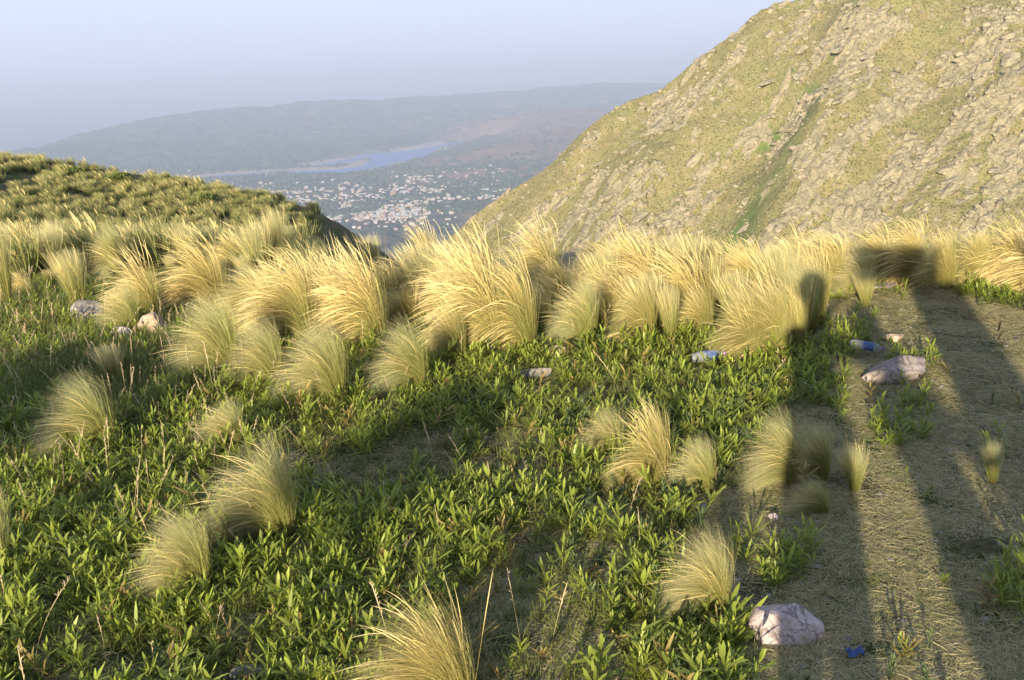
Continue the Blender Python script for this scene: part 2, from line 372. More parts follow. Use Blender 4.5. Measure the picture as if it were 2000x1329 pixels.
def rock_verts(seed, sub=3, cuts=9, rough=.06):
    r = np.random.default_rng(seed); v, f = ICO[sub]; v = v.copy()
    for _ in range(cuts):                                   # shave flat facets off a sphere
        n = r.normal(size=3); n /= np.linalg.norm(n); d = r.uniform(.5, .82); k = v @ n - d
        v = v - np.clip(k, 0, None)[:, None] * n
    v = v * (1 + rough * (fbm(v[:, 0] * 3 + seed, v[:, 1] * 3 + v[:, 2] * 2.3, seed, 3) - .5)[:, None] * 4)
    return v, f
def rock_mesh(name, seed, mat, sc=(1, 1, 1), sub=3, cuts=9, rough=.06, flat=True):
    v, f = rock_verts(seed, sub, cuts, rough); return mk_mesh(name, v * np.array(sc), f, mat, flat=flat)
M_BOULDER = rock_mat('mountain_boulder', (.20, .18, .12), (.31, .27, .19), (.42, .35, .26), .35, (.26, .25, .15), .2)
bm_ = [rock_mesh('boulder', 100 + k, M_BOULDER, sub=2, cuts=10, rough=.05) for k in range(8)]
cand = []
bx = rng.uniform(-20, 235, 14000); by = rng.uniform(215, 402, 14000); bz = mountain_h(bx, by); rmk = rock_mask(bx, by)
P = np.stack([bx, by, bz], 1); ppx, ppy, _ = project(P)
ok = (rmk + rng.uniform(0, 1, len(bx)) * .9 > .82) & (ppx > 930) & (ppx < 2030) & (ppy < 470) & (ppy > -20)
idx = np.where(ok)[0]
size = np.exp(rng.normal(.0, .5, len(idx))) * .72
order = np.argsort(-size / by[idx]); idx = idx[order]; size = size[order]
for k in range(min(290, len(idx))):
    i = idx[k]; ax = (int(ppx[i]) - 930) // 275; vx = int(np.clip(ppy[i], 0, 439)) // 110
    where = ('%s, %s' % (['high', 'above the middle', 'below the middle', 'low'][vx], ['towards its left edge', 'left of its centre', 'right of its centre', 'at its far right'][min(ax, 3)]))
    o = link('boulder', bm_[k % 8], None, (bx[i], by[i], bz[i] - .1 * size[k]))
    o.rotation_euler = (rng.uniform(-.4, .4), -.4 + rng.uniform(-.3, .3), rng.uniform(.2, 1.0)); s = min(size[k], 3.4) ; o.scale = (s * rng.uniform(1.2, 2.4), s * rng.uniform(.7, 1.1), s * rng.uniform(.4, .8))
    tag(o, ('large' if k < 60 else 'mid-sized' if k < 160 else 'small') + ' pale granite boulder on the mountain face, ' + where, 'boulder', 'granite boulders across the mountain face')
V, Fc = [], []; n0 = 0
xi_ = np.where((ppx > 930) & (ppx < 2030) & (ppy < 470) & (ppy > -20))[0][:3500]; idx = np.concatenate([idx, xi_]); size = np.concatenate([size, rng.uniform(.12, .38, len(xi_))])
for k in range(290, len(idx)):
    i = idx[k]; v, f = rock_verts(200 + k % 12, 1, 5, .08); s = size[k]; a = rng.uniform(0, 6.28); ca, sa = math.cos(a), math.sin(a)
    v = v * np.array([s * 1.3, s, s * .8]); v = v @ np.array([[ca, sa, 0], [-sa, ca, 0], [0, 0, 1]]) + P[i]
    V.append(v); Fc.append(f + n0); n0 += len(v)
if V:
    o = link('scree', mk_mesh('scree', np.concatenate(V), np.concatenate(Fc), M_BOULDER, flat=True)); tag(o, 'countless small pale stones strewn over the mountain face', 'scree', kind='stuff')

# ------------------------------------------------------------------ town, trees in the valley
def simple(name, col, rough=.8, spec=.2):
    m = Mat(name); n = m.noise(.6, 3); m.base(m.mix(m.math('MULTIPLY', n, .5), col, tuple(c * .8 for c in col)), rough, spec); return m.m
WALLS = [simple('white_plaster', (.62, .60, .56)), simple('cream_plaster', (.55, .48, .36)), simple('pink_plaster', (.52, .38, .32))]
ROOFS = [simple('pale_sheet_roof', (.55, .55, .54)), simple('terracotta_roof', (.48, .24, .15)), simple('grey_roof', (.5, .5, .5))]
def house_mesh(k):
    r = random.Random(k); L, D, H, G = r.uniform(7, 15), r.uniform(5, 8), r.uniform(2.6, 4.6), r.uniform(1.2, 2.6)
    x, y = L / 2, D / 2; e = .6
    v = [(-x, -y, -3), (x, -y, -3), (x, y, -3), (-x, y, -3), (-x, -y, H), (x, -y, H), (x, y, H), (-x, y, H), (-x, 0, H + G), (x, 0, H + G)]
    q = [(0, 1, 5, 4), (1, 2, 6, 5), (2, 3, 7, 6), (3, 0, 4, 7)]; t = [(5, 6, 9), (7, 4, 8)]
    b = len(v); v += [(-x - e, -y - e, H - .2), (x + e, -y - e, H - .2), (x + e, 0, H + G + .15), (-x - e, 0, H + G + .15), (-x - e, y + e, H - .2), (x + e, y + e, H - .2)]
    q += [(b, b + 1, b + 2, b + 3), (b + 3, b + 2, b + 5, b + 4)]
    me = mk_mesh('house', np.array(v), [np.array(q), np.array(t)], WALLS[k % 3]); me.materials.append(ROOFS[[0, 1, 0, 2, 1, 0][k % 6]])
    me.polygons[4].material_index = 1; me.polygons[5].material_index = 1; me.shade_flat(); return me
houses = [house_mesh(k) for k in range(6)]
TOWN = [(430, 352, 60, 16, 40), (520, 372, 90, 16, 110), (640, 395, 90, 22, 180), (740, 415, 90, 25, 230), (700, 372, 60, 12, 40), (820, 388, 80, 22, 170), (880, 365, 70, 12, 90), (800, 350, 70, 12, 60), (950, 385, 60, 10, 40), (830, 335, 40, 6, 22), (930, 345, 60, 8, 26), (760, 425, 110, 10, 150), (480, 338, 60, 6, 12), (500, 395, 60, 14, 60), (590, 410, 70, 14, 90), (960, 352, 40, 8, 20), (380, 352, 30, 6, 8)]
hp = []
for px, py, sx, sy, n in TOWN:
    for _ in range(n):
        a, b = random.gauss(px, sx * .6), random.gauss(py, sy * .6)
        if b < 328 or a > 1030: continue
        d = ray(a, b); t = 3000.
        for _i in range(3): t = (LAKE_Z + 16 - EYE) / d[2]
        hp.append((d[0] * t, d[1] * t, a, b))
hp = np.array(hp); hz, hl = valley(hp[:, 0], hp[:, 1]); keep = hl > 25; hp = hp[keep]; hz = hz[keep]
vis = (hp[:, 3] < 432) & ~((hp[:, 2] < 640) & (hp[:, 3] > 290 + (hp[:, 2]) * .205))
o_ = np.argsort(-(vis * 1e6 - hp[:, 1])); hp = hp[o_]; hz = hz[o_]
hr = [(random.choice([0, .3, .3, 1.8, -.2, 1.2]) + random.gauss(0, .08), random.uniform(.7, 1.25)) for _ in hp]
for k in range(min(290, len(hp))):
    o = link('house', houses[k % 6], None, (hp[k, 0], hp[k, 1], hz[k])); o.rotation_euler.z = hr[k][0]; o.scale = (hr[k][1],) * 3
    tag(o, 'tiny %s house in the %s part of the distant valley town' % (['white', 'cream, red-roofed', 'pinkish', 'white, grey-roofed', 'cream, red-roofed', 'pinkish, pale-roofed'][k % 6], ['far left', 'left', 'middle', 'right', 'far right'][int(np.clip((hp[k, 2] - 430) // 115, 0, 4))] + (' lakeward' if hp[k, 3] < 375 else ' nearer')), 'house', 'houses of the distant valley town')
by_m = {}
for k in range(290, len(hp)):
    me = houses[k % 6]; v = np.array([x.co[:] for x in me.vertices]) * hr[k][1]; a = hr[k][0]; v = v @ np.array([[math.cos(a), math.sin(a), 0], [-math.sin(a), math.cos(a), 0], [0, 0, 1]]) + np.array([hp[k, 0], hp[k, 1], hz[k]])
    by_m.setdefault('all', []).append((v, k % 6))
if by_m:
    V, Q, T, mi_q, mi_t = [], [], [], [], []; n0 = 0
    for v, kk in by_m['all']:
        for p in houses[kk].polygons:
            (Q if len(p.vertices) == 4 else T).append([i + n0 for i in p.vertices]); (mi_q if len(p.vertices) == 4 else mi_t).append((3 + [0, 1, 0, 2, 1, 0][kk]) if p.material_index else kk % 3)
        V.append(v); n0 += len(v)
    me = mk_mesh('town', np.concatenate(V), [np.array(Q), np.array(T)])
    for m in WALLS + ROOFS: me.materials.append(m)
    me.polygons.foreach_set('material_index', np.array(mi_q + mi_t, np.int32)); me.shade_flat()
    tag(link('town', me), 'the many smaller pale houses filling the rest of the far valley town', 'houses', kind='stuff')
# valley trees
m = Mat('valley_tree'); m.base(m.ramp(m.noise(.02, 3), [(.3, (.03, .05, .02)), (.7, (.09, .12, .05))]), .95, .1); M_VTREE = m.m
tx, ty = [], []
for _ in range(16000):
    a = random.uniform(-40, 1250); b = random.uniform(225, 432) if random.random() < .35 else random.uniform(330, 432)
    d = ray(a, b); t = (LAKE_Z + 12 - EYE) / d[2]; tx.append(d[0] * t); ty.append(d[1] * t)
tx = np.array(tx); ty = np.array(ty); tz, tl_ = valley(tx, ty); kp = (tl_ > 30) & (fbm(tx / 180, ty / 180, 88, 3) > .44); tx, ty, tz = tx[kp], ty[kp], tz[kp]
v, f = ICO[1]; nT = len(tx); sc = rng.uniform(3.5, 8, nT)
VV = v[None] * sc[:, None, None] * np.array([1.25, 1.25, .9]) * (1 + .25 * rng.normal(size=(nT, len(v), 1))) + np.stack([tx, ty, tz + sc * .5], 1)[:, None]
FF = f[None] + (np.arange(nT) * len(v))[:, None, None]
tag(link('valley_woods', mk_mesh('valley_woods', VV.reshape(-1, 3), FF.reshape(-1, 3), M_VTREE)), 'dark woods and scrub spread over the valley floor and around the town', 'woods', kind='stuff')

# ------------------------------------------------------------------ grass tussocks
WIND = np.array([-1.0, -.12, 0])
def ribbons(base, pts_rel, side, width, rnd, tv=None):
    """base (N,3), pts_rel (N,S,3), side (N,3), width (N,S) -> verts, quads, uv"""
    N, Sg, _ = pts_rel.shape; p = base[:, None] + pts_rel; w = width[..., None] * side[:, None] * .5
    v = np.stack([p - w, p + w], 2).reshape(-1, 3)
    i = (np.arange(N)[:, None] * Sg + np.arange(Sg - 1)[None]).ravel() * 2
    q = np.stack([i, i + 1, i + 3, i + 2], 1)
    t = np.linspace(0, 1, Sg)[None].repeat(N, 0) if tv is None else tv
    uv = np.stack([np.repeat(rnd[:, None], Sg, 1), t], -1); uv = np.repeat(uv[:, :, None], 2, 2).reshape(-1, 2)
    return v, q, uv
def tussock_arrays(r, n, H=1., rb=.08, out=.35, lean=.45, droop=.18, w=.004, segs=7, up=0., hvar=.35, seed_head=False, tuft=0):
    """unit-height tussock: blades leave a tight root and are combed over by the wind"""
    a = r.uniform(0, 2 * math.pi, n); q = np.sqrt(r.uniform(0, 1, n)); base = np.stack([np.cos(a) * q * rb, np.sin(a) * q * rb, np.zeros(n) - .03], 1)
    if tuft:   # gather blades in locks that bend together
        ka = r.integers(0, tuft, n); la = r.uniform(0, 2 * math.pi, tuft); lb = r.uniform(.15, 1.65, tuft); a = la[ka] + r.normal(0, .28, n); lw = lb[ka]; tint = r.uniform(0, 1, tuft)[ka]
    else: lw = 1.0; tint = r.uniform(0, 1, n)
    L = H * (1 - hvar * r.uniform(0, 1, n) ** 1.5); o_ = out * r.uniform(.15, 1.1, n); ln = lean * r.uniform(.55, 1.35, n) * lw
    d = np.stack([np.cos(a) * o_, np.sin(a) * o_, np.ones(n)], 1); t = np.linspace(0, 1, segs)
    jit = r.normal(0, .07, (n, 3)); jit[:, 2] = 0
    p = d[:, None] * t[None, :, None] + (WIND[None] * ln[:, None])[:, None] * (t ** 2.1)[None, :, None] + jit[:, None] * (t ** 2)[None, :, None]
    p[..., 2] -= (droop * ln * 1.6)[:, None] * (t ** 3)[None]
    # keep blade length about L
    seg = np.linalg.norm(np.diff(p, axis=1), axis=2).sum(1); p = p * (L / seg)[:, None, None] * 1.25
    s = r.normal(size=(n, 3)); s[:, 2] *= .25; s /= np.linalg.norm(s, axis=1)[:, None]
    wd = np.interp(t, [0, .5, 1], [1, .8, .15])[None] * w * r.uniform(.7, 1.3, n)[:, None]
    if seed_head: wd = np.interp(t, [0, .55, .66, .84, 1], [.55, .5, 1.5, 1.9, .2])[None] * w * r.uniform(.7, 1.3, n)[:, None]
    return ribbons(base, p, s, wd, .5 * tint + .5 * r.uniform(0, 1, n))
def tussock_variant(kind, k):
    r = np.random.default_rng(1000 + k * 17 + len(kind) * 3)
    if kind == 'silky': a = tussock_arrays(r, 3600, rb=.08, out=.34, lean=r.uniform(.9, 1.25), droop=.3, w=.0036, tuft=34); b = tussock_arrays(r, 120, H=1.1, rb=.07, out=.4, lean=.8, droop=.3, w=.005, seed_head=True, segs=10)
    if kind == 'upright': a = tussock_arrays(r, 1800, rb=.09, out=.36, lean=.14, droop=.1, w=.005, tuft=24); b = tussock_arrays(r, 70, H=1.1, rb=.12, out=.35, lean=.2, w=.006, seed_head=True, segs=10)
    if kind == 'gold': a = tussock_arrays(r, 2600, H=.78, rb=.10, out=.36, lean=r.uniform(.75, 1.05), droop=.3, w=.0037, tuft=30); b = tussock_arrays(r, 760, H=1.14, rb=.09, out=.34, lean=r.uniform(.95, 1.3), droop=.42, w=.0054, seed_head=True, segs=10, tuft=22)
    if kind == 'straw': a = tussock_arrays(r, 3000, H=.92, rb=.10, out=.34, lean=r.uniform(.7, 1.0), droop=.28, w=.0037, tuft=30); b = tussock_arrays(r, 240, H=1.08, rb=.09, out=.4, lean=1.0, droop=.35, w=.0045, seed_head=True, segs=10, tuft=16)
    if kind == 'bowed': a = tussock_arrays(r, 3400, rb=.10, out=.22, lean=1.35, droop=.35, w=.0035, tuft=34, segs=10); b = tussock_arrays(r, 200, H=1.08, rb=.09, out=.25, lean=1.5, droop=.35, w=.005, seed_head=True, segs=12, tuft=16)
    if kind == 'far': a = tussock_arrays(r, 260, rb=.2, out=.55, lean=.3, w=.022, segs=4); b = tussock_arrays(r, 60, H=1.1, rb=.15, out=.5, lean=.5, w=.02, seed_head=True, segs=6)
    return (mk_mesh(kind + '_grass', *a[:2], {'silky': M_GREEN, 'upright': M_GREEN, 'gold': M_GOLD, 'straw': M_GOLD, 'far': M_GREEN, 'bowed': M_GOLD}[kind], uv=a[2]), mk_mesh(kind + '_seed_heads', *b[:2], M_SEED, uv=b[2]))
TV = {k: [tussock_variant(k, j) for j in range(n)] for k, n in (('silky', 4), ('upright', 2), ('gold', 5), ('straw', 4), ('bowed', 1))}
placed = []
def put_tussock(x, y, H, Wd, kind, label, group, rot=None, idx=None):
    a, b = TV[kind][idx if idx is not None else random.randrange(len(TV[kind]))]
    o = link('tussock', a, None, (x, y, gz(x, y) - .01)); o.rotation_euler.z = random.gauss(0, .3) if rot is None else rot
    o.scale = (Wd, Wd * random.uniform(.85, 1.1), H); c = link('seed_heads', b, o); tag(o, label, 'grass tussock', group); placed.append((x, y, max(Wd, .2) * .3)); return o
# (root px, root py, height px, width factor, kind, label)
TRACED = [
 (188, 866, 138, .95, 'silky', 'silky pale green tussock combed leftwards, lowest large one near the left edge'),
 (440, 862, 88, .9, 'silky', 'small thin silky tussock between two larger ones in the left foreground'),
 (535, 1040, 185, .85, 'silky', 'large silky fan-shaped tussock in the left foreground, brownish at its root'),
 (375, 1148, 160, .8, 'silky', 'silky tussock leaning left, below and left of the large fan-shaped one'),
 (5, 1125, 130, .6, 'upright', 'upright thin green tussock cut by the left edge of the picture'),
 (905, 1410, 235, 1.0, 'bowed', 'tall pale straw tussock bowed left at the bottom edge, nearest of all'),
 (1385, 1195, 165, .75, 'silky', 'straw coloured tussock standing alone above the pale pink foreground rock'),
 (1180, 880, 95, .9, 'silky', 'small yellowish tussock left of the double tussock in the middle right'),
 (1290, 950, 150, .75, 'straw', 'tall pale tussock forming the left half of the double tussock'),
 (1360, 955, 110, .75, 'silky', 'lower tussock forming the right half of the double tussock'),
 (1525, 930, 140, .8, 'silky', 'silky tussock half lit and half shaded where the long shadow begins'),
 (1585, 925, 110, .8, 'silky', 'dark green tussock standing in the long shadow behind the half lit one'),
 (1585, 992, 70, 1.1, 'silky', 'low spreading tussock in the shadow in front of the half lit one'),
 (1668, 962, 78, .8, 'upright', 'small bright yellow-green tuft alone in the sunlit strip of the path'),
 (1938, 945, 66, .6, 'upright', 'tiny thin tuft on the dry path near the right edge'),
 (640, 772, 150, .9, 'silky', 'rounded silky straw tussock leading the middle row, right of the centre-left gap'),
 (800, 750, 140, .8, 'silky', 'narrow straw tussock flaring from a tight base beside the rounded one'),
 (520, 745, 130, .8, 'silky', 'yellow-green tussock just left of the rounded silky straw one'),
 (430, 722, 150, .85, 'silky', 'pale green tussock in front of the tall golden plumes at centre left'),
 (225, 750, 60, 1.1, 'upright', 'dull thin shaded tussock above the lowest large left one'),
 (965, 690, 200, .75, 'gold', 'big golden plumed tussock leaning left at the middle of the picture'),
 (1030, 685, 180, .7, 'gold', 'golden tussock pressed against the right side of the biggest plumed one'),
 (900, 700, 100, .8, 'straw', 'short straw tussock under the left flank of the biggest plumed one'),
 (740, 680, 170, .8, 'gold', 'wide golden tussock with seed plumes left of the biggest one'),
 (600, 675, 165, .8, 'gold', 'pale golden tussock with wind-blown plumes, left end of the plumed row'),
 (680, 665, 150, .75, 'gold', 'golden tussock squeezed between the two wide plumed ones at centre left'),
 (545, 660, 130, .7, 'straw', 'thin straw tussock at the left foot of the plumed row'),
 (430, 620, 150, .9, 'gold', 'golden tussock with long plumes streaming left above the pinkish rock'),
 (1130, 662, 130, .7, 'silky', 'grey-green tussock in a dark gap right of the biggest plumed one'),
 (1265, 672, 110, .85, 'straw', 'straw tussock with a green heart in the middle of the right row'),
 (1310, 668, 90, .6, 'upright', 'bright green narrow tuft growing in the middle of the right row'),
 (1380, 655, 90, .9, 'straw', 'low straw tussock behind the blue-labelled bottle'),
 (1470, 702, 125, .85, 'straw', 'orange-tinted straw tussock right of the blue-labelled bottle'),
 (1520, 700, 130, .8, 'straw', 'rounded straw tussock touching the edge of the long shadow'),
 (1560, 690, 120, .7, 'straw', 'shaded tussock inside the edge of the long narrow shadow'),
 (155, 605, 90, .9, 'upright', 'stiff upright green tussock behind the grey-brown rock on the left'),
 (15, 598, 120, .6, 'upright', 'tall golden brown tussock at the left edge of the picture'),
 (240, 640, 90, .8, 'silky', 'soft green tussock between the grey-brown rock and the white rock'),
 (300, 622, 110, .9, 'gold', 'leafy golden tussock right behind the pinkish rock'),
 (550, 545, 110, .65, 'upright', 'stiff orange-gold tussock with straight stems above the plumed row'),
 (1690, 600, 60, .8, 'upright', 'small tuft in the gap beneath the box-shaped shadow'),
 (905, 556, 150, .95, 'gold', 'tallest golden crown rising against the far town just left of the centre'),
 (965, 548, 120, .95, 'gold', 'golden crown directly right of the tallest one on the skyline'),
 (855, 570, 110, .9, 'gold', 'golden plumes sweeping left under the tallest crown'),
 (1075, 560, 110, 1.0, 'gold', 'wide golden tussock behind the dark gap right of the centre'),
 (1672, 566, 85, .9, 'silky', 'tussock at the left foot of the box-shaped shadow'),
 (1725, 556, 100, .95, 'gold', 'shaded tussock in the left half of the box-shaped shadow'),
 (1790, 556, 105, .95, 'gold', 'shaded tussock in the right half of the box-shaped shadow'),
 (1850, 566, 90, .9, 'straw', 'half shaded tussock at the right end of the box-shaped shadow'),
 (1915, 560, 90, .8, 'straw', 'green-gold tussock in the gap right of the box-shaped shadow'),
 (1240, 590, 130, .75, 'straw', 'yellow-green tussock behind the grey-green one at centre right'),
 (735, 560, 80, .7, 'upright', 'green upright tuft behind the plumed row at centre'),
 (840, 560, 90, .7, 'upright', 'green-based tuft left of the tallest golden crown'),
 (1990, 560, 110, .8, 'gold', 'golden drooping tussock at the right edge beyond the path'),
]
for px, py, hpx, wf, kind, lab in TRACED:
    if kind == 'silky': px += 22; py += 14; hpx *= .97
    x, y, t = ground_hit(px, py); H = hpx * t / F_PX * 1.05; put_tussock(x, y, H, H * wf * .86 + .02, kind, lab, None, rot=random.gauss(0, .12))
# the dense band along the crest
TRAIL = [(1420, 1700), (1440, 1180), (1400, 1060), (1490, 960), (1550, 760), (1590, 600), (1680, 566), (1850, 566), (2000, 620), (2400, 700), (2400, 1700)]
FRONT = [(-400, 640), (0, 600), (130, 560), (330, 560), (440, 600), (560, 650), (1060, 670), (1200, 655), (1240, 670), (1400, 650), (1560, 690), (1600, 640), (1610, 575), (1690, 545), (1850, 545), (1960, 570), (2400, 660)]
fx_, fy_ = zip(*FRONT)
count = len(TRACED); tries = 0
lab_band = 'golden feather grass tussock in the dense wind-combed band along the crest'
while count < 290 and tries < 20000:
    tries += 1; y = random.uniform(5.4, 10.2); x = random.uniform(-.62 * y, .62 * y)
    if x + .2 * y > -.2 and y > crest(x) + .7: continue
    P1 = np.array([x, y, gz(x, y)]); px, py, _ = project(P1)
    if py > np.interp(px, fx_, fy_): continue
    if any((x - a) ** 2 + (y - b) ** 2 < (.265 + .12 * (px < 420) + .05 * (y > 7.5)) ** 2 for a, b, c in placed): continue
    H = random.uniform(.24, .49) * (1 - .25 * (px < 450)) * (1 - .16 * (y > 7.4)) ; kind = random.choices(['gold', 'straw', 'upright', 'silky'], [.5, .15, .2, .15] if px > 450 else [.25, .15, .3, .3])[0]
    if y > 8: H *= .85
    if abs(px - 880) < 70 and y > 7.6: H *= 1.4
    put_tussock(x, y, H, H * random.uniform(.85, 1.25), kind, '%s tussock in the %s row of the crest band, %s' % ({'gold': 'golden plumed', 'straw': 'pale straw', 'upright': 'stiff greenish', 'silky': 'silky green'}[kind], 'front' if y < 7 else 'second' if y < 8 else 'back', ['at the far left', 'left of the three rocks', 'above the three rocks', 'left of centre', 'below the valley town', 'at the centre', 'right of centre', 'below the mountain foot', 'left of the path', 'beside the path', 'at the far right', 'at the far right'][int(np.clip(px, 0, 1999) // 182)]), 'feather grass band along the crest'); count += 1
# left hillside: the nearer ones as objects, the rest one mass
far = []
while len(far) < 4600:
    y = 9.5 + 53 * random.random() ** .8; x = random.uniform(-.68 * y, -.185 * y)
    if fbm(np.array([x / 4]), np.array([y / 4]), 12, 2)[0] < .27: continue
    far.append((x, y))
far.sort(key=lambda p: p[1])
sel = []
for p in far:
    if len(sel) < 62:
        if all((p[0] - q[0]) ** 2 + (p[1] - q[1]) ** 2 > .2 for q in sel) and -.56 * p[1] < p[0]:
            sel.append(p); H = random.uniform(.3, .5)
            put_tussock(p[0], p[1], H, H * .9, random.choice(['gold', 'upright', 'silky', 'upright']), 'tussock on the nearest part of the left hillside, %s' % ['at the picture edge', 'towards the left', 'near the middle of the slope', 'by the valley side'][int(np.clip((p[0] / p[1] + .56) / .11, 0, 3))], 'tussocks on the left hillside')
V, Q, UV = [[], []], [[], []], [[], []]; n0 = [0, 0]
farA = [[tussock_arrays(np.random.default_rng(60 + j), 110, rb=.22, out=.6, lean=.3, w=.03, segs=4), tussock_arrays(np.random.default_rng(90 + j), 14, H=1.1, rb=.15, out=.5, lean=.6, w=.03, seed_head=True, segs=5)] for j in range(8)]
fp = np.array([p for p in far if p not in sel]); fz = height(fp[:, 0], fp[:, 1])
for j, (x, y) in enumerate(fp):
    H = random.uniform(.22, .55); a = random.gauss(0, .5); c, s = math.cos(a), math.sin(a)
    for w_ in (0, 1):
        v, q, uv = farA[j % 8][w_]; vv_ = v * np.array([H * .9, H * .9, H]) @ np.array([[c, s, 0], [-s, c, 0], [0, 0, 1]]) + np.array([x, y, fz[j]])
        V[w_].append(vv_); Q[w_].append(q + n0[w_]); u2 = uv.copy(); u2[:, 0] = (u2[:, 0] * .5 + (j * .618 % 1) * .6); UV[w_].append(u2); n0[w_] += len(v)
for w_, (nm, mt, lb) in enumerate((('hillside_grass', M_GREEN, 'grass tussocks without number on the far part of the left hillside'), ('hillside_seed_heads', M_SEED, 'golden seed stalks waving over the far part of the left hillside'))):
    tag(link(nm, mk_mesh(nm, np.concatenate(V[w_]), np.concatenate(Q[w_]), M_HILLGRASS if w_ == 0 else mt, uv=np.concatenate(UV[w_]))), lb, 'hillside grass', kind='stuff')

# ------------------------------------------------------------------ ground cover
BARE = [(860, 1700), (880, 1250), (940, 1120), (1040, 1060), (1190, 1030), (1290, 1060), (1280, 1130), (1190, 1180), (1200, 1340), (1180, 1700)]
def sample(n, pxr, pyr):
    """random ground points, dense per area, over the patch of land that carries the plants"""
    n = int(n * 1.35); y = rng.uniform(1.6, 9.7, n); x = rng.uniform(-.62, .62, n) * (y + .8); z = height(x, y)
    px, py, _ = project(np.stack([x, y, z], 1)); jx = (fbm(x * 3, y * 3, 61, 3) - .5); jy = (fbm(x * 3, y * 3, 62, 3) - .5)
    sc = np.clip((py - 430) / 600, .15, 1.2) * 220
    return x, y, z, px + jx * sc, py + jy * sc
def shoot(r, n_leaf, hgt, ll, lw):
    """one leafy shoot: lance-shaped leaves in a spiral up a leaning stem"""
    lean = r.normal(0, .3, 2) * hgt; a = np.arange(n_leaf) * 2.4 + r.uniform(0, 6); u = np.linspace(.12, 1, n_leaf)
    base = np.stack([lean[0] * u ** 1.5, lean[1] * u ** 1.5, hgt * u], 1); el = .25 + .85 * u ** 1.5 + r.normal(0, .2, n_leaf)
    d = np.stack([np.cos(a) * np.cos(el), np.sin(a) * np.cos(el), np.sin(el)], 1); L = ll * (1.15 - .5 * np.abs(u - .55)) * r.uniform(.75, 1.2, n_leaf)
    t = np.array([0, .3, .68, 1]); p = d[:, None] * (t[None] * L[:, None])[..., None]; p[..., 2] -= (t ** 2)[None] * (L * r.uniform(-.05, .35, n_leaf))[:, None]
    s = np.stack([-np.sin(a), np.cos(a), np.zeros(n_leaf)], 1) + r.normal(0, .15, (n_leaf, 3))
    w = np.array([.35, 1, .85, .06])[None] * lw * np.ones((n_leaf, 1)); q = r.uniform(0, 1, n_leaf) * .6
    A = ribbons(base, p, s, w, q)
    sp = np.stack([lean[0] * np.linspace(0, 1, 4) ** 1.5, lean[1] * np.linspace(0, 1, 4) ** 1.5, hgt * np.linspace(-.05, 1, 4)], 1)[None]
    B = ribbons(np.zeros((1, 3)), sp, np.array([[1., 0, 0]]), np.full((1, 4), .0022), np.array([.9]))
    return np.concatenate([A[0], B[0]]), np.concatenate([A[1], B[1] + len(A[0])]), np.concatenate([A[2], B[2]])
protos = [shoot(np.random.default_rng(300 + k), 11 + k % 7, .035 + .02 * (k % 4), .048, .0068 + .001 * (k % 3)) for k in range(14)]
def scatter(name, protos, x, y, z, sc, lab, cat, mat, rndmix=.5, tilt=.18):
    V, Q, UV = [], [], []; n0 = 0; groups = rng.integers(0, len(protos), len(x)); rot = rng.uniform(0, 2 * math.pi, len(x)); hue = rng.uniform(0, 1, len(x))
    hue = np.clip(.75 * hue + .9 * (fbm(x * 1.5, y * 1.5, 44, 3) - .4), 0, 1)
    for g, (v, q, uv) in enumerate(protos):
        i = np.where(groups == g)[0]
        if not len(i): continue
        c, s = np.cos(rot[i]), np.sin(rot[i]); tx = rng.normal(0, tilt, len(i)); ty = rng.normal(0, tilt, len(i))
        vx = v[None, :, 0] * c[:, None] - v[None, :, 1] * s[:, None] + v[None, :, 2] * tx[:, None]; vy = v[None, :, 0] * s[:, None] + v[None, :, 1] * c[:, None] + v[None, :, 2] * ty[:, None]
        vz = np.repeat(v[None, :, 2], len(i), 0); k = sc[i][:, None]
        V.append(np.stack([vx * k + x[i][:, None], vy * k + y[i][:, None], vz * k + z[i][:, None]], -1).reshape(-1, 3))
        Q.append((q[None] + (np.arange(len(i)) * len(v))[:, None, None] + n0).reshape(-1, q.shape[1])); n0 += len(i) * len(v)
        u = np.repeat(uv[None], len(i), 0).copy(); u[..., 0] = u[..., 0] * (1 - rndmix) + hue[i][:, None] * rndmix; UV.append(u.reshape(-1, 2))
    tag(link(name, mk_mesh(name, np.concatenate(V), np.concatenate(Q), mat, uv=np.concatenate(UV))), lab, cat, kind='stuff')
x, y, z, px, py = sample(31000, None, None)
dens = np.where(inpoly(px, py, TRAIL), .006, 1.0) * np.where(inpoly(px, py, BARE), .10, 1.0)
dens *= np.where((px < 430) & (py < 800), .45, 1) * np.where(py < np.interp(px, fx_, fy_), .1, 1)
for cx_, cy_, ax_, ay_ in ((1660, 830, 30, 60), (1650, 660, 60, 28), (1790, 700, 60, 18), (1760, 830, 60, 40), (1990, 1230, 30, 80), (1600, 740, 60, 40), (1520, 1075, 35, 60), (1465, 930, 50, 40), (1560, 1130, 26, 22)):
    dens = np.maximum(dens, .95 * (((px - cx_) / ax_) ** 2 + ((py - cy_) / ay_) ** 2 < 1))
for cx_, cy_, ax_, ay_, q_ in ((950, 915, 90, 16, .7), (1400, 1010, 170, 60, .25), (640, 790, 120, 20, .8), (860, 1130, 60, 60, .3), (250, 1250, 60, 30, .3), (1330, 880, 60, 30, .4)):
    dens = np.where(((px - cx_) / ax_) ** 2 + ((py - cy_) / ay_) ** 2 < 1, dens * q_, dens)
for ax_, ay_, aw_, ah_ in ((1383, 728, 45, 16), (1692, 712, 50, 22), (1757, 765, 90, 30), (1545, 1275, 75, 30), (1045, 765, 50, 18)): dens = np.where(((px - ax_) / aw_) ** 2 + ((py - ay_) / ah_) ** 2 < 1, 0, dens)
dens *= .8 * sstep(.30, .46, fbm(x * 2.2, y * 2.2, 66, 3))
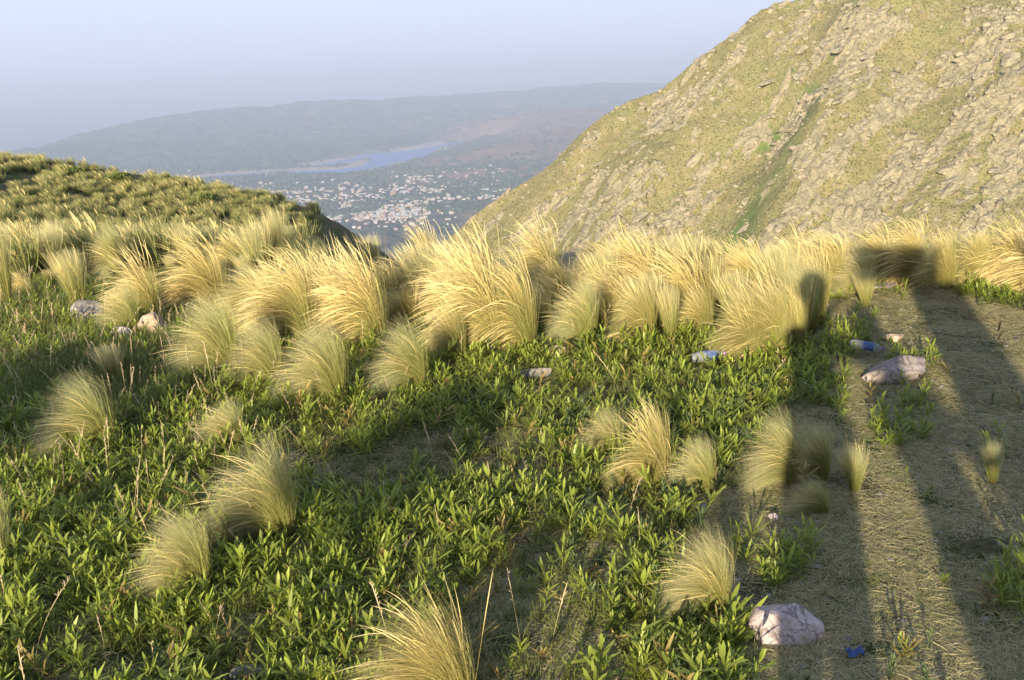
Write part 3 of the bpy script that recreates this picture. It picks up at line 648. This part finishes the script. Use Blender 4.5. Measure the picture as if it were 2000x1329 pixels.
k = rng.uniform(0, 1, len(x)) < dens; forb_pts = (x[k], y[k])
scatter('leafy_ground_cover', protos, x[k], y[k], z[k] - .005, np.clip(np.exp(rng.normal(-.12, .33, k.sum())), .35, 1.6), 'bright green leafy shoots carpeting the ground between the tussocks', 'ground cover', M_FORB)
# second, greyer feathery herb and browned sprigs
protos2 = [shoot(np.random.default_rng(350 + k), 26 + 3 * k, .05 + .01 * (k % 3), .026, .0042) for k in range(8)]
x, y, z, px, py = sample(8000, None, None); dh = sstep(.50, .62, fbm(x * 1.7, y * 1.7, 123, 3)) * np.where(inpoly(px, py, TRAIL), .05, .8) * (py > np.interp(px, fx_, fy_)); k = rng.uniform(0, 1, len(x)) < dh
scatter('feathery_herb', protos2, x[k], y[k], z[k] - .003, rng.uniform(.6, 1.4, k.sum()), 'finely divided grey-green herbs growing among the leafy shoots', 'ground cover', M_HERB, tilt=.3)
x, y, z, px, py = sample(2600, None, None); k = rng.uniform(0, 1, len(x)) < np.where(inpoly(px, py, TRAIL), .05, .35) * (py > np.interp(px, fx_, fy_))
scatter('withered_sprigs', protos, x[k], y[k], z[k] - .006, rng.uniform(.5, 1.5, k.sum()), 'browned and yellowing sprigs scattered through the ground cover', 'ground cover', M_WITHER, tilt=.5)
# short grass
def tuft(r, n, H, w, spread=.02, out=.5, segs=3):
    a = r.uniform(0, 6.28, n); o_ = r.uniform(.1, 1, n) * out; b = np.stack([np.cos(a) * spread * r.uniform(0, 1, n), np.sin(a) * spread * r.uniform(0, 1, n), np.zeros(n)], 1)
    d = np.stack([np.cos(a) * o_ - .15, np.sin(a) * o_, np.ones(n)], 1); t = np.linspace(0, 1, segs); L = H * r.uniform(.5, 1, n)
    p = d[:, None] * (t[None] * L[:, None])[..., None]; p[..., 0] += np.cos(a)[:, None] * (t ** 2)[None] * (L * .3)[:, None]
    s = r.normal(size=(n, 3)); s[:, 2] *= .2; s /= np.linalg.norm(s, axis=1)[:, None]
    return ribbons(b, p, s, np.interp(t, [0, 1], [1, .2])[None] * w * np.ones((n, 1)), r.uniform(0, 1, n))
tp = [tuft(np.random.default_rng(400 + k), 16, .07, .0028) for k in range(10)]
x, y, z, px, py = sample(30000, None, None); y = y
d2 = np.where(inpoly(px, py, TRAIL), .10 + .5 * sstep(.52, .62, fbm(x * 2, y * 2, 31, 3)), .55) * np.where((px < 430) & (py < 830), 1.8, 1) * np.where(inpoly(px, py, BARE), .8, 1)
k = rng.uniform(0, 1, len(x)) < d2
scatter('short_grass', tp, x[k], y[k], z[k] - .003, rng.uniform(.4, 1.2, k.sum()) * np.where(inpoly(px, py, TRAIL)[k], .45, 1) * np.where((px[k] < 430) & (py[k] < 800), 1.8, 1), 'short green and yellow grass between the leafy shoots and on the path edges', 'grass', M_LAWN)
# trampled thatch
def straw(r, n, L, w):
    a = r.uniform(0, 6.28, n); el = np.abs(r.normal(0, .22, n)); b = np.stack([r.normal(0, .03, n), r.normal(0, .03, n), r.uniform(0, .006, n)], 1)
    d = np.stack([np.cos(a) * np.cos(el), np.sin(a) * np.cos(el), np.sin(el)], 1); t = np.linspace(0, 1, 4); LL = L * r.uniform(.3, 1, n)
    p = d[:, None] * (t[None] * LL[:, None])[..., None]; p[..., 2] -= (t ** 2)[None] * (LL * el * .8)[:, None]; p[..., 0] += (t ** 2)[None] * (LL * r.normal(0, .25, n))[:, None]
    s = np.stack([-np.sin(a), np.cos(a), r.normal(0, .3, n)], 1)
    return ribbons(b, p, s, np.interp(t, [0, 1], [1, .4])[None] * w * np.ones((n, 1)), r.uniform(0, 1, n))
sp_ = [straw(np.random.default_rng(500 + k), 26, .048, .0022) for k in range(10)]
x, y, z, px, py = sample(64000, None, None)
d3 = np.where(inpoly(px, py, TRAIL), 1.0, .34) * np.where(py < np.interp(px, fx_, fy_), .3, 1); d3 = np.maximum(d3, .75 * inpoly(px, py, BARE))
k = rng.uniform(0, 1, len(x)) < d3 * sstep(.2, .42, fbm(x * 5, y * 5, 39, 3))
scatter('dry_thatch', sp_, x[k], y[k], z[k], rng.uniform(.6, 1.3, k.sum()), 'matted dry grass lying flat over the worn path and bare patches', 'dry grass', M_THATCH, tilt=.08)
# thin seeding stalks on the left
def stalk(r):
    t = np.linspace(0, 1, 9); L = r.uniform(.16, .3); lx = r.uniform(-.45, -.1); p = np.stack([lx * L * t ** 2, r.normal(0, .1) * L * t ** 2, L * t], 1)[None]
    A = ribbons(np.zeros((1, 3)), p, np.array([[.8, .6, 0]]), np.interp(t, [0, .6, .68, .9, 1], [.0012, .001, .0028, .0026, .0008])[None], np.array([r.uniform(0, 1)]))
    n = 10; u = r.uniform(.62, 1, n); b = np.stack([np.interp(u, t, p[0, :, j]) for j in range(3)], 1); d = r.normal(size=(n, 3)); d[:, 2] = np.abs(d[:, 2]) + .8; d /= np.linalg.norm(d, axis=1)[:, None]
    tt = np.linspace(0, 1, 3); B = ribbons(b, d[:, None] * (tt[None] * .014)[..., None], np.array([[.7, .7, 0]]).repeat(n, 0), np.array([.3, 1, .1])[None] * .0025 * np.ones((n, 1)), r.uniform(0, 1, n), tv=np.ones((n, 3)))
    return np.concatenate([A[0], B[0]]), np.concatenate([A[1], B[1] + len(A[0])]), np.concatenate([A[2], B[2]])
x, y, z, px, py = sample(9000, None, None)
d4 = np.where((px < 470) & (py > 780) & (py < 1120), .24, .01) + .04 * ((px < 900) & (py > 700)) + .08 * ((px > 850) & (px < 1350) & (py > 900) & (py < 1150)); d4 = np.where((px < 420) & (py > 560) & (py < 800), .4, d4); d4 *= ~inpoly(px, py, TRAIL)
k = rng.uniform(0, 1, len(x)) < d4
scatter('seeding_stalks', [stalk(np.random.default_rng(700 + j)) for j in range(16)], x[k], y[k], z[k], rng.uniform(.6, 1.2, k.sum()), 'thin pinkish seeding grass stalks rising above the ground cover', 'grass', M_STALK, tilt=.15)

# ------------------------------------------------------------------ stones lying in the grass
R_PINK = rock_mat('pink_quartz', (.30, .22, .22), (.52, .42, .41), (.74, .64, .63), 14, None, .008)
R_GREY = rock_mat('grey_stone', (.16, .15, .15), (.30, .27, .26), (.46, .40, .38), 16, (.30, .24, .18), .008)
R_WARM = rock_mat('warm_granite', (.34, .24, .16), (.52, .38, .28), (.68, .54, .44), 14, None, .008)
R_PATH = rock_mat('path_slab', (.20, .165, .15), (.33, .27, .25), (.46, .39, .36), 10, None, .006)
ROCKS = [  # px, py of the foot, width px, height px, depth factor, material, seed, label
 (1546, 1262, 130, 66, .8, R_PINK, 3, 'pale pink angular rock half in shadow at the bottom right'),
 (1757, 748, 140, 46, .5, R_PATH, 44, 'long flat pinkish slab lying across the edge of the path'),
 (1748, 672, 40, 14, .7, R_WARM, 12, 'small pale stone behind the long flat slab'),
 (172, 632, 62, 42, .8, R_GREY, 14, 'grey-brown rock under the stiff upright tussock on the left'),
 (238, 668, 56, 30, .6, R_PINK, 15, 'white angular rock, middle one of the three on the left'),
 (300, 664, 56, 44, .8, R_WARM, 17, 'pinkish pointed rock, right one of the three on the left'),
 (655, 1176, 44, 30, .7, R_GREY, 18, 'bluish grey stone beneath the tips of the nearest straw tussock'),
 (843, 1165, 28, 28, .8, R_GREY, 19, 'small grey stone among leafy shoots, right of the nearest straw tussock'),
 (480, 1338, 56, 30, .8, R_GREY, 20, 'dark grey stone at the bottom edge, left one of a pair'),
 (597, 1338, 52, 34, .8, R_GREY, 21, 'rounded grey stone at the bottom edge, right one of a pair'),
 (1092, 700, 46, 20, .8, R_WARM, 22, 'dark reddish stone at the foot of the biggest plumed tussocks'),
 (1045, 742, 90, 16, .5, R_GREY, 23, 'flat weathered grey stone sunk in ground cover at the centre'),
 (1720, 565, 60, 12, .8, R_PATH, 24, 'low grey stone below the box-shaped shadow'),
 (1375, 1000, 28, 10, .8, R_GREY, 25, 'small flat grey stone on bare soil right of the centre'),
 (1213+300, 1018, 24, 12, .8, R_PINK, 27, 'small pale stone in the dry grass above the foreground rock'),
]
for px, py, wpx, hpx, df, mt, sd, lab in ROCKS:
    x, y, t = ground_hit(px, py); s = t / F_PX; w_ = wpx * s / 2; h_ = hpx * s / 2 * 1.35
    o = link('rock', rock_mesh('rock', sd, mt, (w_ * 1.15, w_ * df * 1.1, h_ * (.95 if mt is R_PATH else 1.1)), 4, 16 if mt is R_PINK else 8 if mt is R_PATH else 11, .03, flat=False), None, (x, y + w_ * df * .6, gz(x, y) + h_ * .45)); tag(o, lab, 'rock'); o.rotation_euler.z = 0
    o.data.shade_smooth()
# pebbles on path
tv = [rock_verts(800 + k, 1, 5, .05) for k in range(6)]; x, y, z, px, py = sample(9000, None, None); kk = np.where((inpoly(px, py, TRAIL) | inpoly(px, py, BARE)) & (rng.uniform(0, 1, len(x)) < .3))[0]; V, Q = [], []; n0 = 0
for i in kk:
    v, f = tv[i % 6]; s = rng.uniform(.004, .014); V.append(v * s * np.array([1.2, 1, .6]) + np.array([x[i], y[i], z[i] + s * .2])); Q.append(f + n0); n0 += len(v)
tag(link('gravel', mk_mesh('gravel', np.concatenate(V), np.concatenate(Q), R_GREY, flat=True)), 'scattered small pebbles on the worn path', 'gravel', kind='stuff')

# ------------------------------------------------------------------ litter
def lathe(prof, n=28, crush=0, seed=0):
    V = []; r_ = random.Random(seed)
    for (xx, rad) in prof:
        for j in range(n):
            a = 2 * math.pi * j / n; k = 1 + crush * (math.sin(a * 2 + xx * 60 + seed) * .5 + math.sin(a * 5 + xx * 110) * .3)
            V.append((xx, math.cos(a) * rad * k, math.sin(a) * rad * k))
    q = [(i * n + j, i * n + (j + 1) % n, (i + 1) * n + (j + 1) % n, (i + 1) * n + j) for i in range(len(prof) - 1) for j in range(n)]
    return np.array(V), np.array(q)
def plastic(name, col, rough=.15, trans=0., alpha=1.):
    m = Mat(name); m.base(col, rough, .6); m.p.inputs['Transmission Weight'].default_value = trans; m.p.inputs['IOR'].default_value = 1.2; m.bump(m.noise(90, 3), .002, .6); return m.m
P_CLEAR = plastic('clear_plastic', (.5, .53, .55), .12, .6); P_BLUE = plastic('blue_film', (.08, .13, .32), .35); P_YEL = plastic('yellow_green_plastic', (.55, .58, .12), .3); P_VIO = plastic('violet_cap', (.28, .12, .45), .3); P_WHITE = plastic('white_plastic', (.75, .78, .82), .25)
def bottle(px, py, L, rad, rotz, lab, seed, label_mat=P_BLUE, tilt=.0, crush=.12):
    x, y, t = ground_hit(px, py); r = bpy.data.objects.new('bottle', None); C.objects.link(r); r.location = (x, y, gz(x, y) + rad * .95 + .035); r.rotation_euler = (0, tilt, rotz); tag(r, lab, 'plastic bottle')
    prof = [(-L / 2, .002), (-L / 2, rad * .75), (-L / 2 + .012, rad * .98)] + [(-L / 2 + .012 + i * L * .045, rad * (1 - .05 * (i % 2))) for i in range(1, 13)] + [(L * .17, rad), (L * .24, rad * .95), (L * .33, rad * .7), (L * .4, rad * .38), (L * .44, rad * .32), (L * .47, rad * .32)]
    v, q = lathe(prof, crush=crush, seed=seed); link('body', mk_mesh('bottle_body', v, q, P_CLEAR), r)
    v, q = lathe([(-.02 * 1, rad * 1.03), (L * .04, rad * 1.045), (L * .12, rad * 1.04), (L * .2, rad * 1.02)], crush=crush, seed=seed); link('label_band', mk_mesh('bottle_label', v, q, label_mat), r)
    v, q = lathe([(L * .44, .001), (L * .44, rad * .4), (L * .5, rad * .4), (L * .5, .001)]); link('cap', mk_mesh('bottle_cap', v, q, P_VIO), r); return r
bottle(1383, 718, .20, .032, .12, 'clear plastic bottle with a blue label lying in the ground cover beside a straw tussock', 1, tilt=-.08)
bottle(1692, 698, .19, .025, -.45, 'crushed white and blue plastic bottle in the shade behind the long slab', 2, crush=.22, tilt=.1)
def scrap(px, py, w, h, mat, lab, seed, name='plastic_scrap', lift=.02):
    x, y, t = ground_hit(px, py); r = np.random.default_rng(seed); n = 12; a, b = np.meshgrid(np.linspace(-.5, .5, n), np.linspace(-.5, .5, n)); zz = (fbm(a * 6 + seed, b * 6, seed, 3) - .4) * h
    e = 1 - .25 * fbm(a * 5, b * 5, seed + 4, 2); top = np.stack([a * w * e, b * w * .7 * e, zz + lift], -1).reshape(-1, 3)
    bot = top - np.array([0, 0, .0015]); f = grid_faces(n, n)
    o = link(name, mk_mesh(name, np.concatenate([top, bot]), np.concatenate([f, f[:, ::-1] + n * n]), mat), None, (x, y, gz(x, y))); o.rotation_euler.z = r.uniform(-.5, .5); tag(o, lab, 'litter')
scrap(1422, 712, .05, .08, P_YEL, 'yellow-green plastic scrap next to the blue-labelled bottle', 5)
scrap(1668, 1290, .055, .03, P_BLUE, 'dark blue wrapper scrap on the path right of the pink rock', 6)

# ------------------------------------------------------------------ shrub and outcrops on the left hillside skyline
def bush(px, dist, w, h, lab, dark=False, seed=1):
    d = ray(px, 400); x = d[0] / d[1] * dist; y = dist; r = np.random.default_rng(seed); n = 2600
    u = r.normal(size=(n, 3)); u /= np.linalg.norm(u, axis=1)[:, None]; rad = r.uniform(.55, 1, n) ** .6; b = u * rad[:, None] * (1 + .35 * (fbm(u[:, 0] * 2.5 + 5, u[:, 1] * 2.5 + u[:, 2] * 2, seed, 2)[:, None] - .5) * 2) * np.array([w / 2, w / 2, h / 2]); b[:, 2] += h * .45
    t = np.array([0, .5, 1]); dd = r.normal(size=(n, 3)); dd /= np.linalg.norm(dd, axis=1)[:, None]
    v, q, uv = ribbons(b, dd[:, None] * (t[None] * .16)[..., None], np.roll(dd, 1, 1), np.array([.4, 1, .1])[None] * .07 * np.ones((n, 1)), r.uniform(0, 1, n))
    o = bpy.data.objects.new('shrub', None); C.objects.link(o); o.location = (x, y, gz(x, y) - .05); tag(o, lab, 'shrub')
    link('foliage', mk_mesh('shrub_foliage', v, q, M_FORB if not dark else M_LAWN, uv=uv), o)
    vs_, qs_ = [], []; n0 = 0
    for k in range(6):
        a = k * 1.05; tt = np.linspace(0, 1, 4); p = np.stack([np.cos(a) * tt * w * .25, np.sin(a) * tt * w * .25, tt * h * .6], 1)[None]
        v, q, uv = ribbons(np.zeros((1, 3)), p, np.array([[-math.sin(a), math.cos(a), .2]]), np.full((1, 4), .04), np.array([.5])); vs_.append(v); qs_.append(q + n0); n0 += len(v)
    link('stem', mk_mesh('shrub_stem', np.concatenate(vs_), np.concatenate(qs_), R_GREY), o)
bush(590, 40, 1.1, .8, 'small rounded green shrub at the low end of the left hillside skyline', seed=3)
bush(240, 50, 1.3, .7, 'low dark shrub breaking the middle of the left hillside skyline', True, 4)
bush(395, 47, 1.2, .6, 'low dark shrub on the skyline halfway down the left hillside', True, 5)
bush(150, 51, 1.2, .5, 'dark shrub on the skyline near the top of the left hillside', True, 6)

# ------------------------------------------------------------------ unseen people behind the camera, and shapes added to throw the other shadows
HX = np.array([ANTI[0], ANTI[1]]); HX /= np.linalg.norm(HX); EX = np.array([HX[1], -HX[0]])
def behind(e, D): return EX[0] * e + HX[0] * D, EX[1] * e + HX[1] * D
M_CLOTH = simple('dark_blue_clothes', (.07, .09, .16)); M_SKIN = simple('skin', (.5, .33, .24)); M_HAIR = simple('brown_hair', (.06, .04, .025)); M_WOOD = simple('weathered_timber', (.25, .17, .1))
def person(e, D, H, turn, lab, arms):
    x, y = behind(e, D); k = H / 1.78
    J = {'pel': (0, 0, .96, .15, .11), 'waist': (0, 0, 1.1, .13, .10), 'chest': (0, 0, 1.32, .17, .11), 'neckb': (0, 0, 1.47, .07, .06), 'neck': (0, .01, 1.54, .055, .055), 'head': (0, .02, 1.62, .075, .09), 'crown': (0, .01, 1.73, .06, .075)}
    E_ = [('pel', 'waist'), ('waist', 'chest'), ('chest', 'neckb'), ('neckb', 'neck'), ('neck', 'head'), ('head', 'crown')]
    for s, sd in ((-1, 'l'), (1, 'r')):
        J['hip' + sd] = (s * .1, 0, .9, .09, .09); J['kn' + sd] = (s * .11, .02, .5, .06, .06); J['an' + sd] = (s * .12, -.01, .09, .04, .045); J['to' + sd] = (s * .14, .15, .03, .045, .03)
        J['sh' + sd] = (s * .18, 0, 1.43, .06, .06); el = arms[0]; ha = arms[1]
        J['el' + sd] = (s * el[0], el[1], el[2], .042, .042); J['wr' + sd] = (s * ha[0], ha[1], ha[2], .03, .028)
        E_ += [('pel', 'hip' + sd), ('hip' + sd, 'kn' + sd), ('kn' + sd, 'an' + sd), ('an' + sd, 'to' + sd), ('chest', 'sh' + sd), ('sh' + sd, 'el' + sd), ('el' + sd, 'wr' + sd)]
        J['pa' + sd] = (s * ha[0], ha[1] + .06, ha[2] + .03, .035, .016); E_.append(('wr' + sd, 'pa' + sd))
        for f_ in range(5):
            J['f%d' % f_ + sd] = (s * ha[0] + (f_ - 2) * .018, ha[1] + .13 - .02 * abs(f_ - 2), ha[2] + .05, .009, .009); E_.append(('pa' + sd, 'f%d' % f_ + sd))
    names = list(J); me = bpy.data.meshes.new('person_body'); me.from_pydata([(a[0] * k, a[1] * k, a[2] * k) for a in J.values()], [(names.index(a), names.index(b)) for a, b in E_], [])
    o = link('person', me, None, (x, y, gz(x, y))); o.rotation_euler.z = turn; me.materials.append(M_CLOTH)
    o.modifiers.new('skin', 'SKIN'); sv = me.skin_vertices[0].data if me.skin_vertices else None
    if sv:
        for i, a in enumerate(J.values()): sv[i].radius = (a[3] * k, a[4] * k); sv[i].use_root = (i == 0)
    ss = o.modifiers.new('subdivision', 'SUBSURF'); ss.levels = ss.render_levels = 2; tag(o, lab, 'person')
    v, f = ICO[3]; v = v * np.array([.088, .105, .10]) * k; v = v[:, :]; hm = mk_mesh('hair', v, f, M_HAIR); link('hair', hm, o, (0, -.012 * k, 1.72 * k))
    return o
# ------------------------------------------------------------------ sources of the shadows
person(.11, -.42, 1.80, -1.1, 'person in dark clothes raising both hands to take the photograph', ((.24, .2, 1.3), (.09, .26, 1.52)))
pb = person(.89, -1.2, 1.80, -.6, 'second person in dark clothes standing behind the photographer with arms folded', ((.20, .06, 1.24), (.08, .2, 1.2)))
pb.rotation_mode = 'QUATERNION'; pb.rotation_quaternion = Matrix.Rotation(-.26, 3, Vector((HX[0], HX[1], 0))).to_quaternion() @ Matrix.Rotation(-1.25, 3, 'Z').to_quaternion()
def board(e0, e1, D):  # unseen board shape, added to cast the box-shaped shadow
    x, y = behind((e0 + e1) / 2, D); r = bpy.data.objects.new('shadow_board', None); C.objects.link(r); r.location = (x, y, gz(x, y)); r.rotation_euler.z = math.atan2(EX[1], EX[0]); tag(r, 'unseen weathered timber board on posts, added to throw the box-shaped shadow', 'shadow caster')
    def bx_(name, x0, x1, z0, z1, th):
        v = np.array([(a, b, c) for a in (x0, x1) for b in (-th / 2, th / 2) for c in (z0, z1)], float); f = np.array([(0, 1, 3, 2), (4, 6, 7, 5), (0, 4, 5, 1), (2, 3, 7, 6), (0, 2, 6, 4), (1, 5, 7, 3)])
        o = link(name, mk_mesh(name, v, f, M_WOOD, flat=True), r); b = o.modifiers.new('bevel', 'BEVEL'); b.width = .008; b.segments = 2; return o
    w = (e1 - e0) / 2
    bx_('caster_top_board', -w, w, 2.0, 2.27, .05); bx_('panel', -w + .40, w + .17, .75, 1.995, .04); bx_('post', -w + .40, -w + .48, -.3, .745, .08); bx_('post', w - .02, w + .06, -.3, .745, .08)
board(.40, 1.00, -1.5)
def shade_point(px, py, D):
    x, y, t = ground_hit(px, py); g = np.array([x, y, gz(x, y)]); q = g - ANTI * ((g[:2] @ HX - D) / (ANTI[:2] @ HX)); return q
pa, pb_ = shade_point(1717, 585, -1.5), shade_point(1892, 886, -1.5); dv = pb_ - pa; a0, a1 = pa - dv * .02, pb_ + dv * (pb_[2] / -dv[2]) * .98 if dv[2] < 0 else pb_
v, q = lathe([(0, .002), (.01, .013), (1, .011), (1.01, .002)], 10); L_ = np.linalg.norm(a1 - a0); v[:, 0] *= L_; rotm = np.array(Vector(a1 - a0).to_track_quat('X', 'Z').to_matrix())
wp = link('shadow_rod', mk_mesh('shadow_rod', v @ rotm.T, q, M_WOOD), None, tuple(a0)); tag(wp, 'thin unseen wooden rod added to throw the slanting line of shadow', 'walking pole')  # unseen rod, added to cast the thin slanting shadow
bx0, by0 = behind(-.42, -1.6); o = link('boulder', rock_mesh('boulder', 903, R_GREY, (.52, .4, .66), 4, 10, .05), None, (bx0, by0, gz(bx0, by0) + .3)); tag(o, 'unseen tall grey boulder added behind the viewpoint to shade the bottom of the picture', 'boulder')  # unseen block, added to cast the low shadow over the bottom foreground

def leafy_caster(e, D, w, h, zc, lab, seed):  # unseen leaf mass on a stem, added to cast a shade patch
    x, y = behind(e, D); r = np.random.default_rng(seed); n = 6000; u = r.normal(size=(n, 3)); u /= np.linalg.norm(u, axis=1)[:, None]
    b = u * (r.uniform(.2, 1, n) ** .5)[:, None] * np.array([w / 2, w / 3, h / 2]) * (1 + .5 * (fbm(u[:, 0] * 3 + 4, u[:, 2] * 3 + u[:, 1], seed, 2)[:, None] - .5)); b[:, 2] += zc
    dd = r.normal(size=(n, 3)); dd /= np.linalg.norm(dd, axis=1)[:, None]; t = np.array([0, .5, 1])
    v, q, uv = ribbons(b, dd[:, None] * (t[None] * .07)[..., None], np.roll(dd, 1, 1), np.array([.4, 1, .1])[None] * .03 * np.ones((n, 1)), r.uniform(0, 1, n))
    o = bpy.data.objects.new('leafy_shade_caster', None); C.objects.link(o); o.location = (x, y, gz(x, y)); o.rotation_euler.z = math.atan2(EX[1], EX[0]); tag(o, lab, 'tree')
    link('crown', mk_mesh('caster_leaves', v, q, M_FORB, uv=uv), o); v, q = lathe([(-.3, .03), (zc * .4, .024), (zc * .8, .018), (zc, .008)], 8); v = np.stack([v[:, 1] + .04 * np.sin(v[:, 0] * 2), v[:, 2], v[:, 0]], 1); link('caster_stem', mk_mesh('caster_stem_mesh', v, q, M_WOOD), o)
leafy_caster(-1.62, -6, .42, .34, 2.22, 'unseen leaf ball on a thin stem, added to shade the ground left of centre', 5)
leafy_caster(-4.1, -6, 1.6, .42, 2.26, 'unseen flat leaf mass on a stem, added to shade the ground at the left', 6)
# ------------------------------------------------------------------ haze
hv = np.array([(a, b, c) for a in (-48000, 48000) for b in (-3000, 57500) for c in (-790, 78)], float)
hf = np.array([(0, 1, 3, 2), (4, 6, 7, 5), (0, 4, 5, 1), (2, 3, 7, 6), (0, 2, 6, 4), (1, 5, 7, 3)])
mh = bpy.data.materials.new('haze'); mh.use_nodes = True; nt = mh.node_tree; nt.nodes.clear(); ou = nt.nodes.new('ShaderNodeOutputMaterial'); pv = nt.nodes.new('ShaderNodeVolumePrincipled')
pv.inputs['Color'].default_value = (.55, .635, .87, 1); pv.inputs['Density'].default_value = HAZE_DENSITY; pv.inputs['Anisotropy'].default_value = 0.0; nt.links.new(pv.outputs[0], ou.inputs['Volume'])
tag(link('haze', mk_mesh('haze', hv, hf, mh)), 'thin blue afternoon haze filling the valley air', 'haze', kind='stuff')
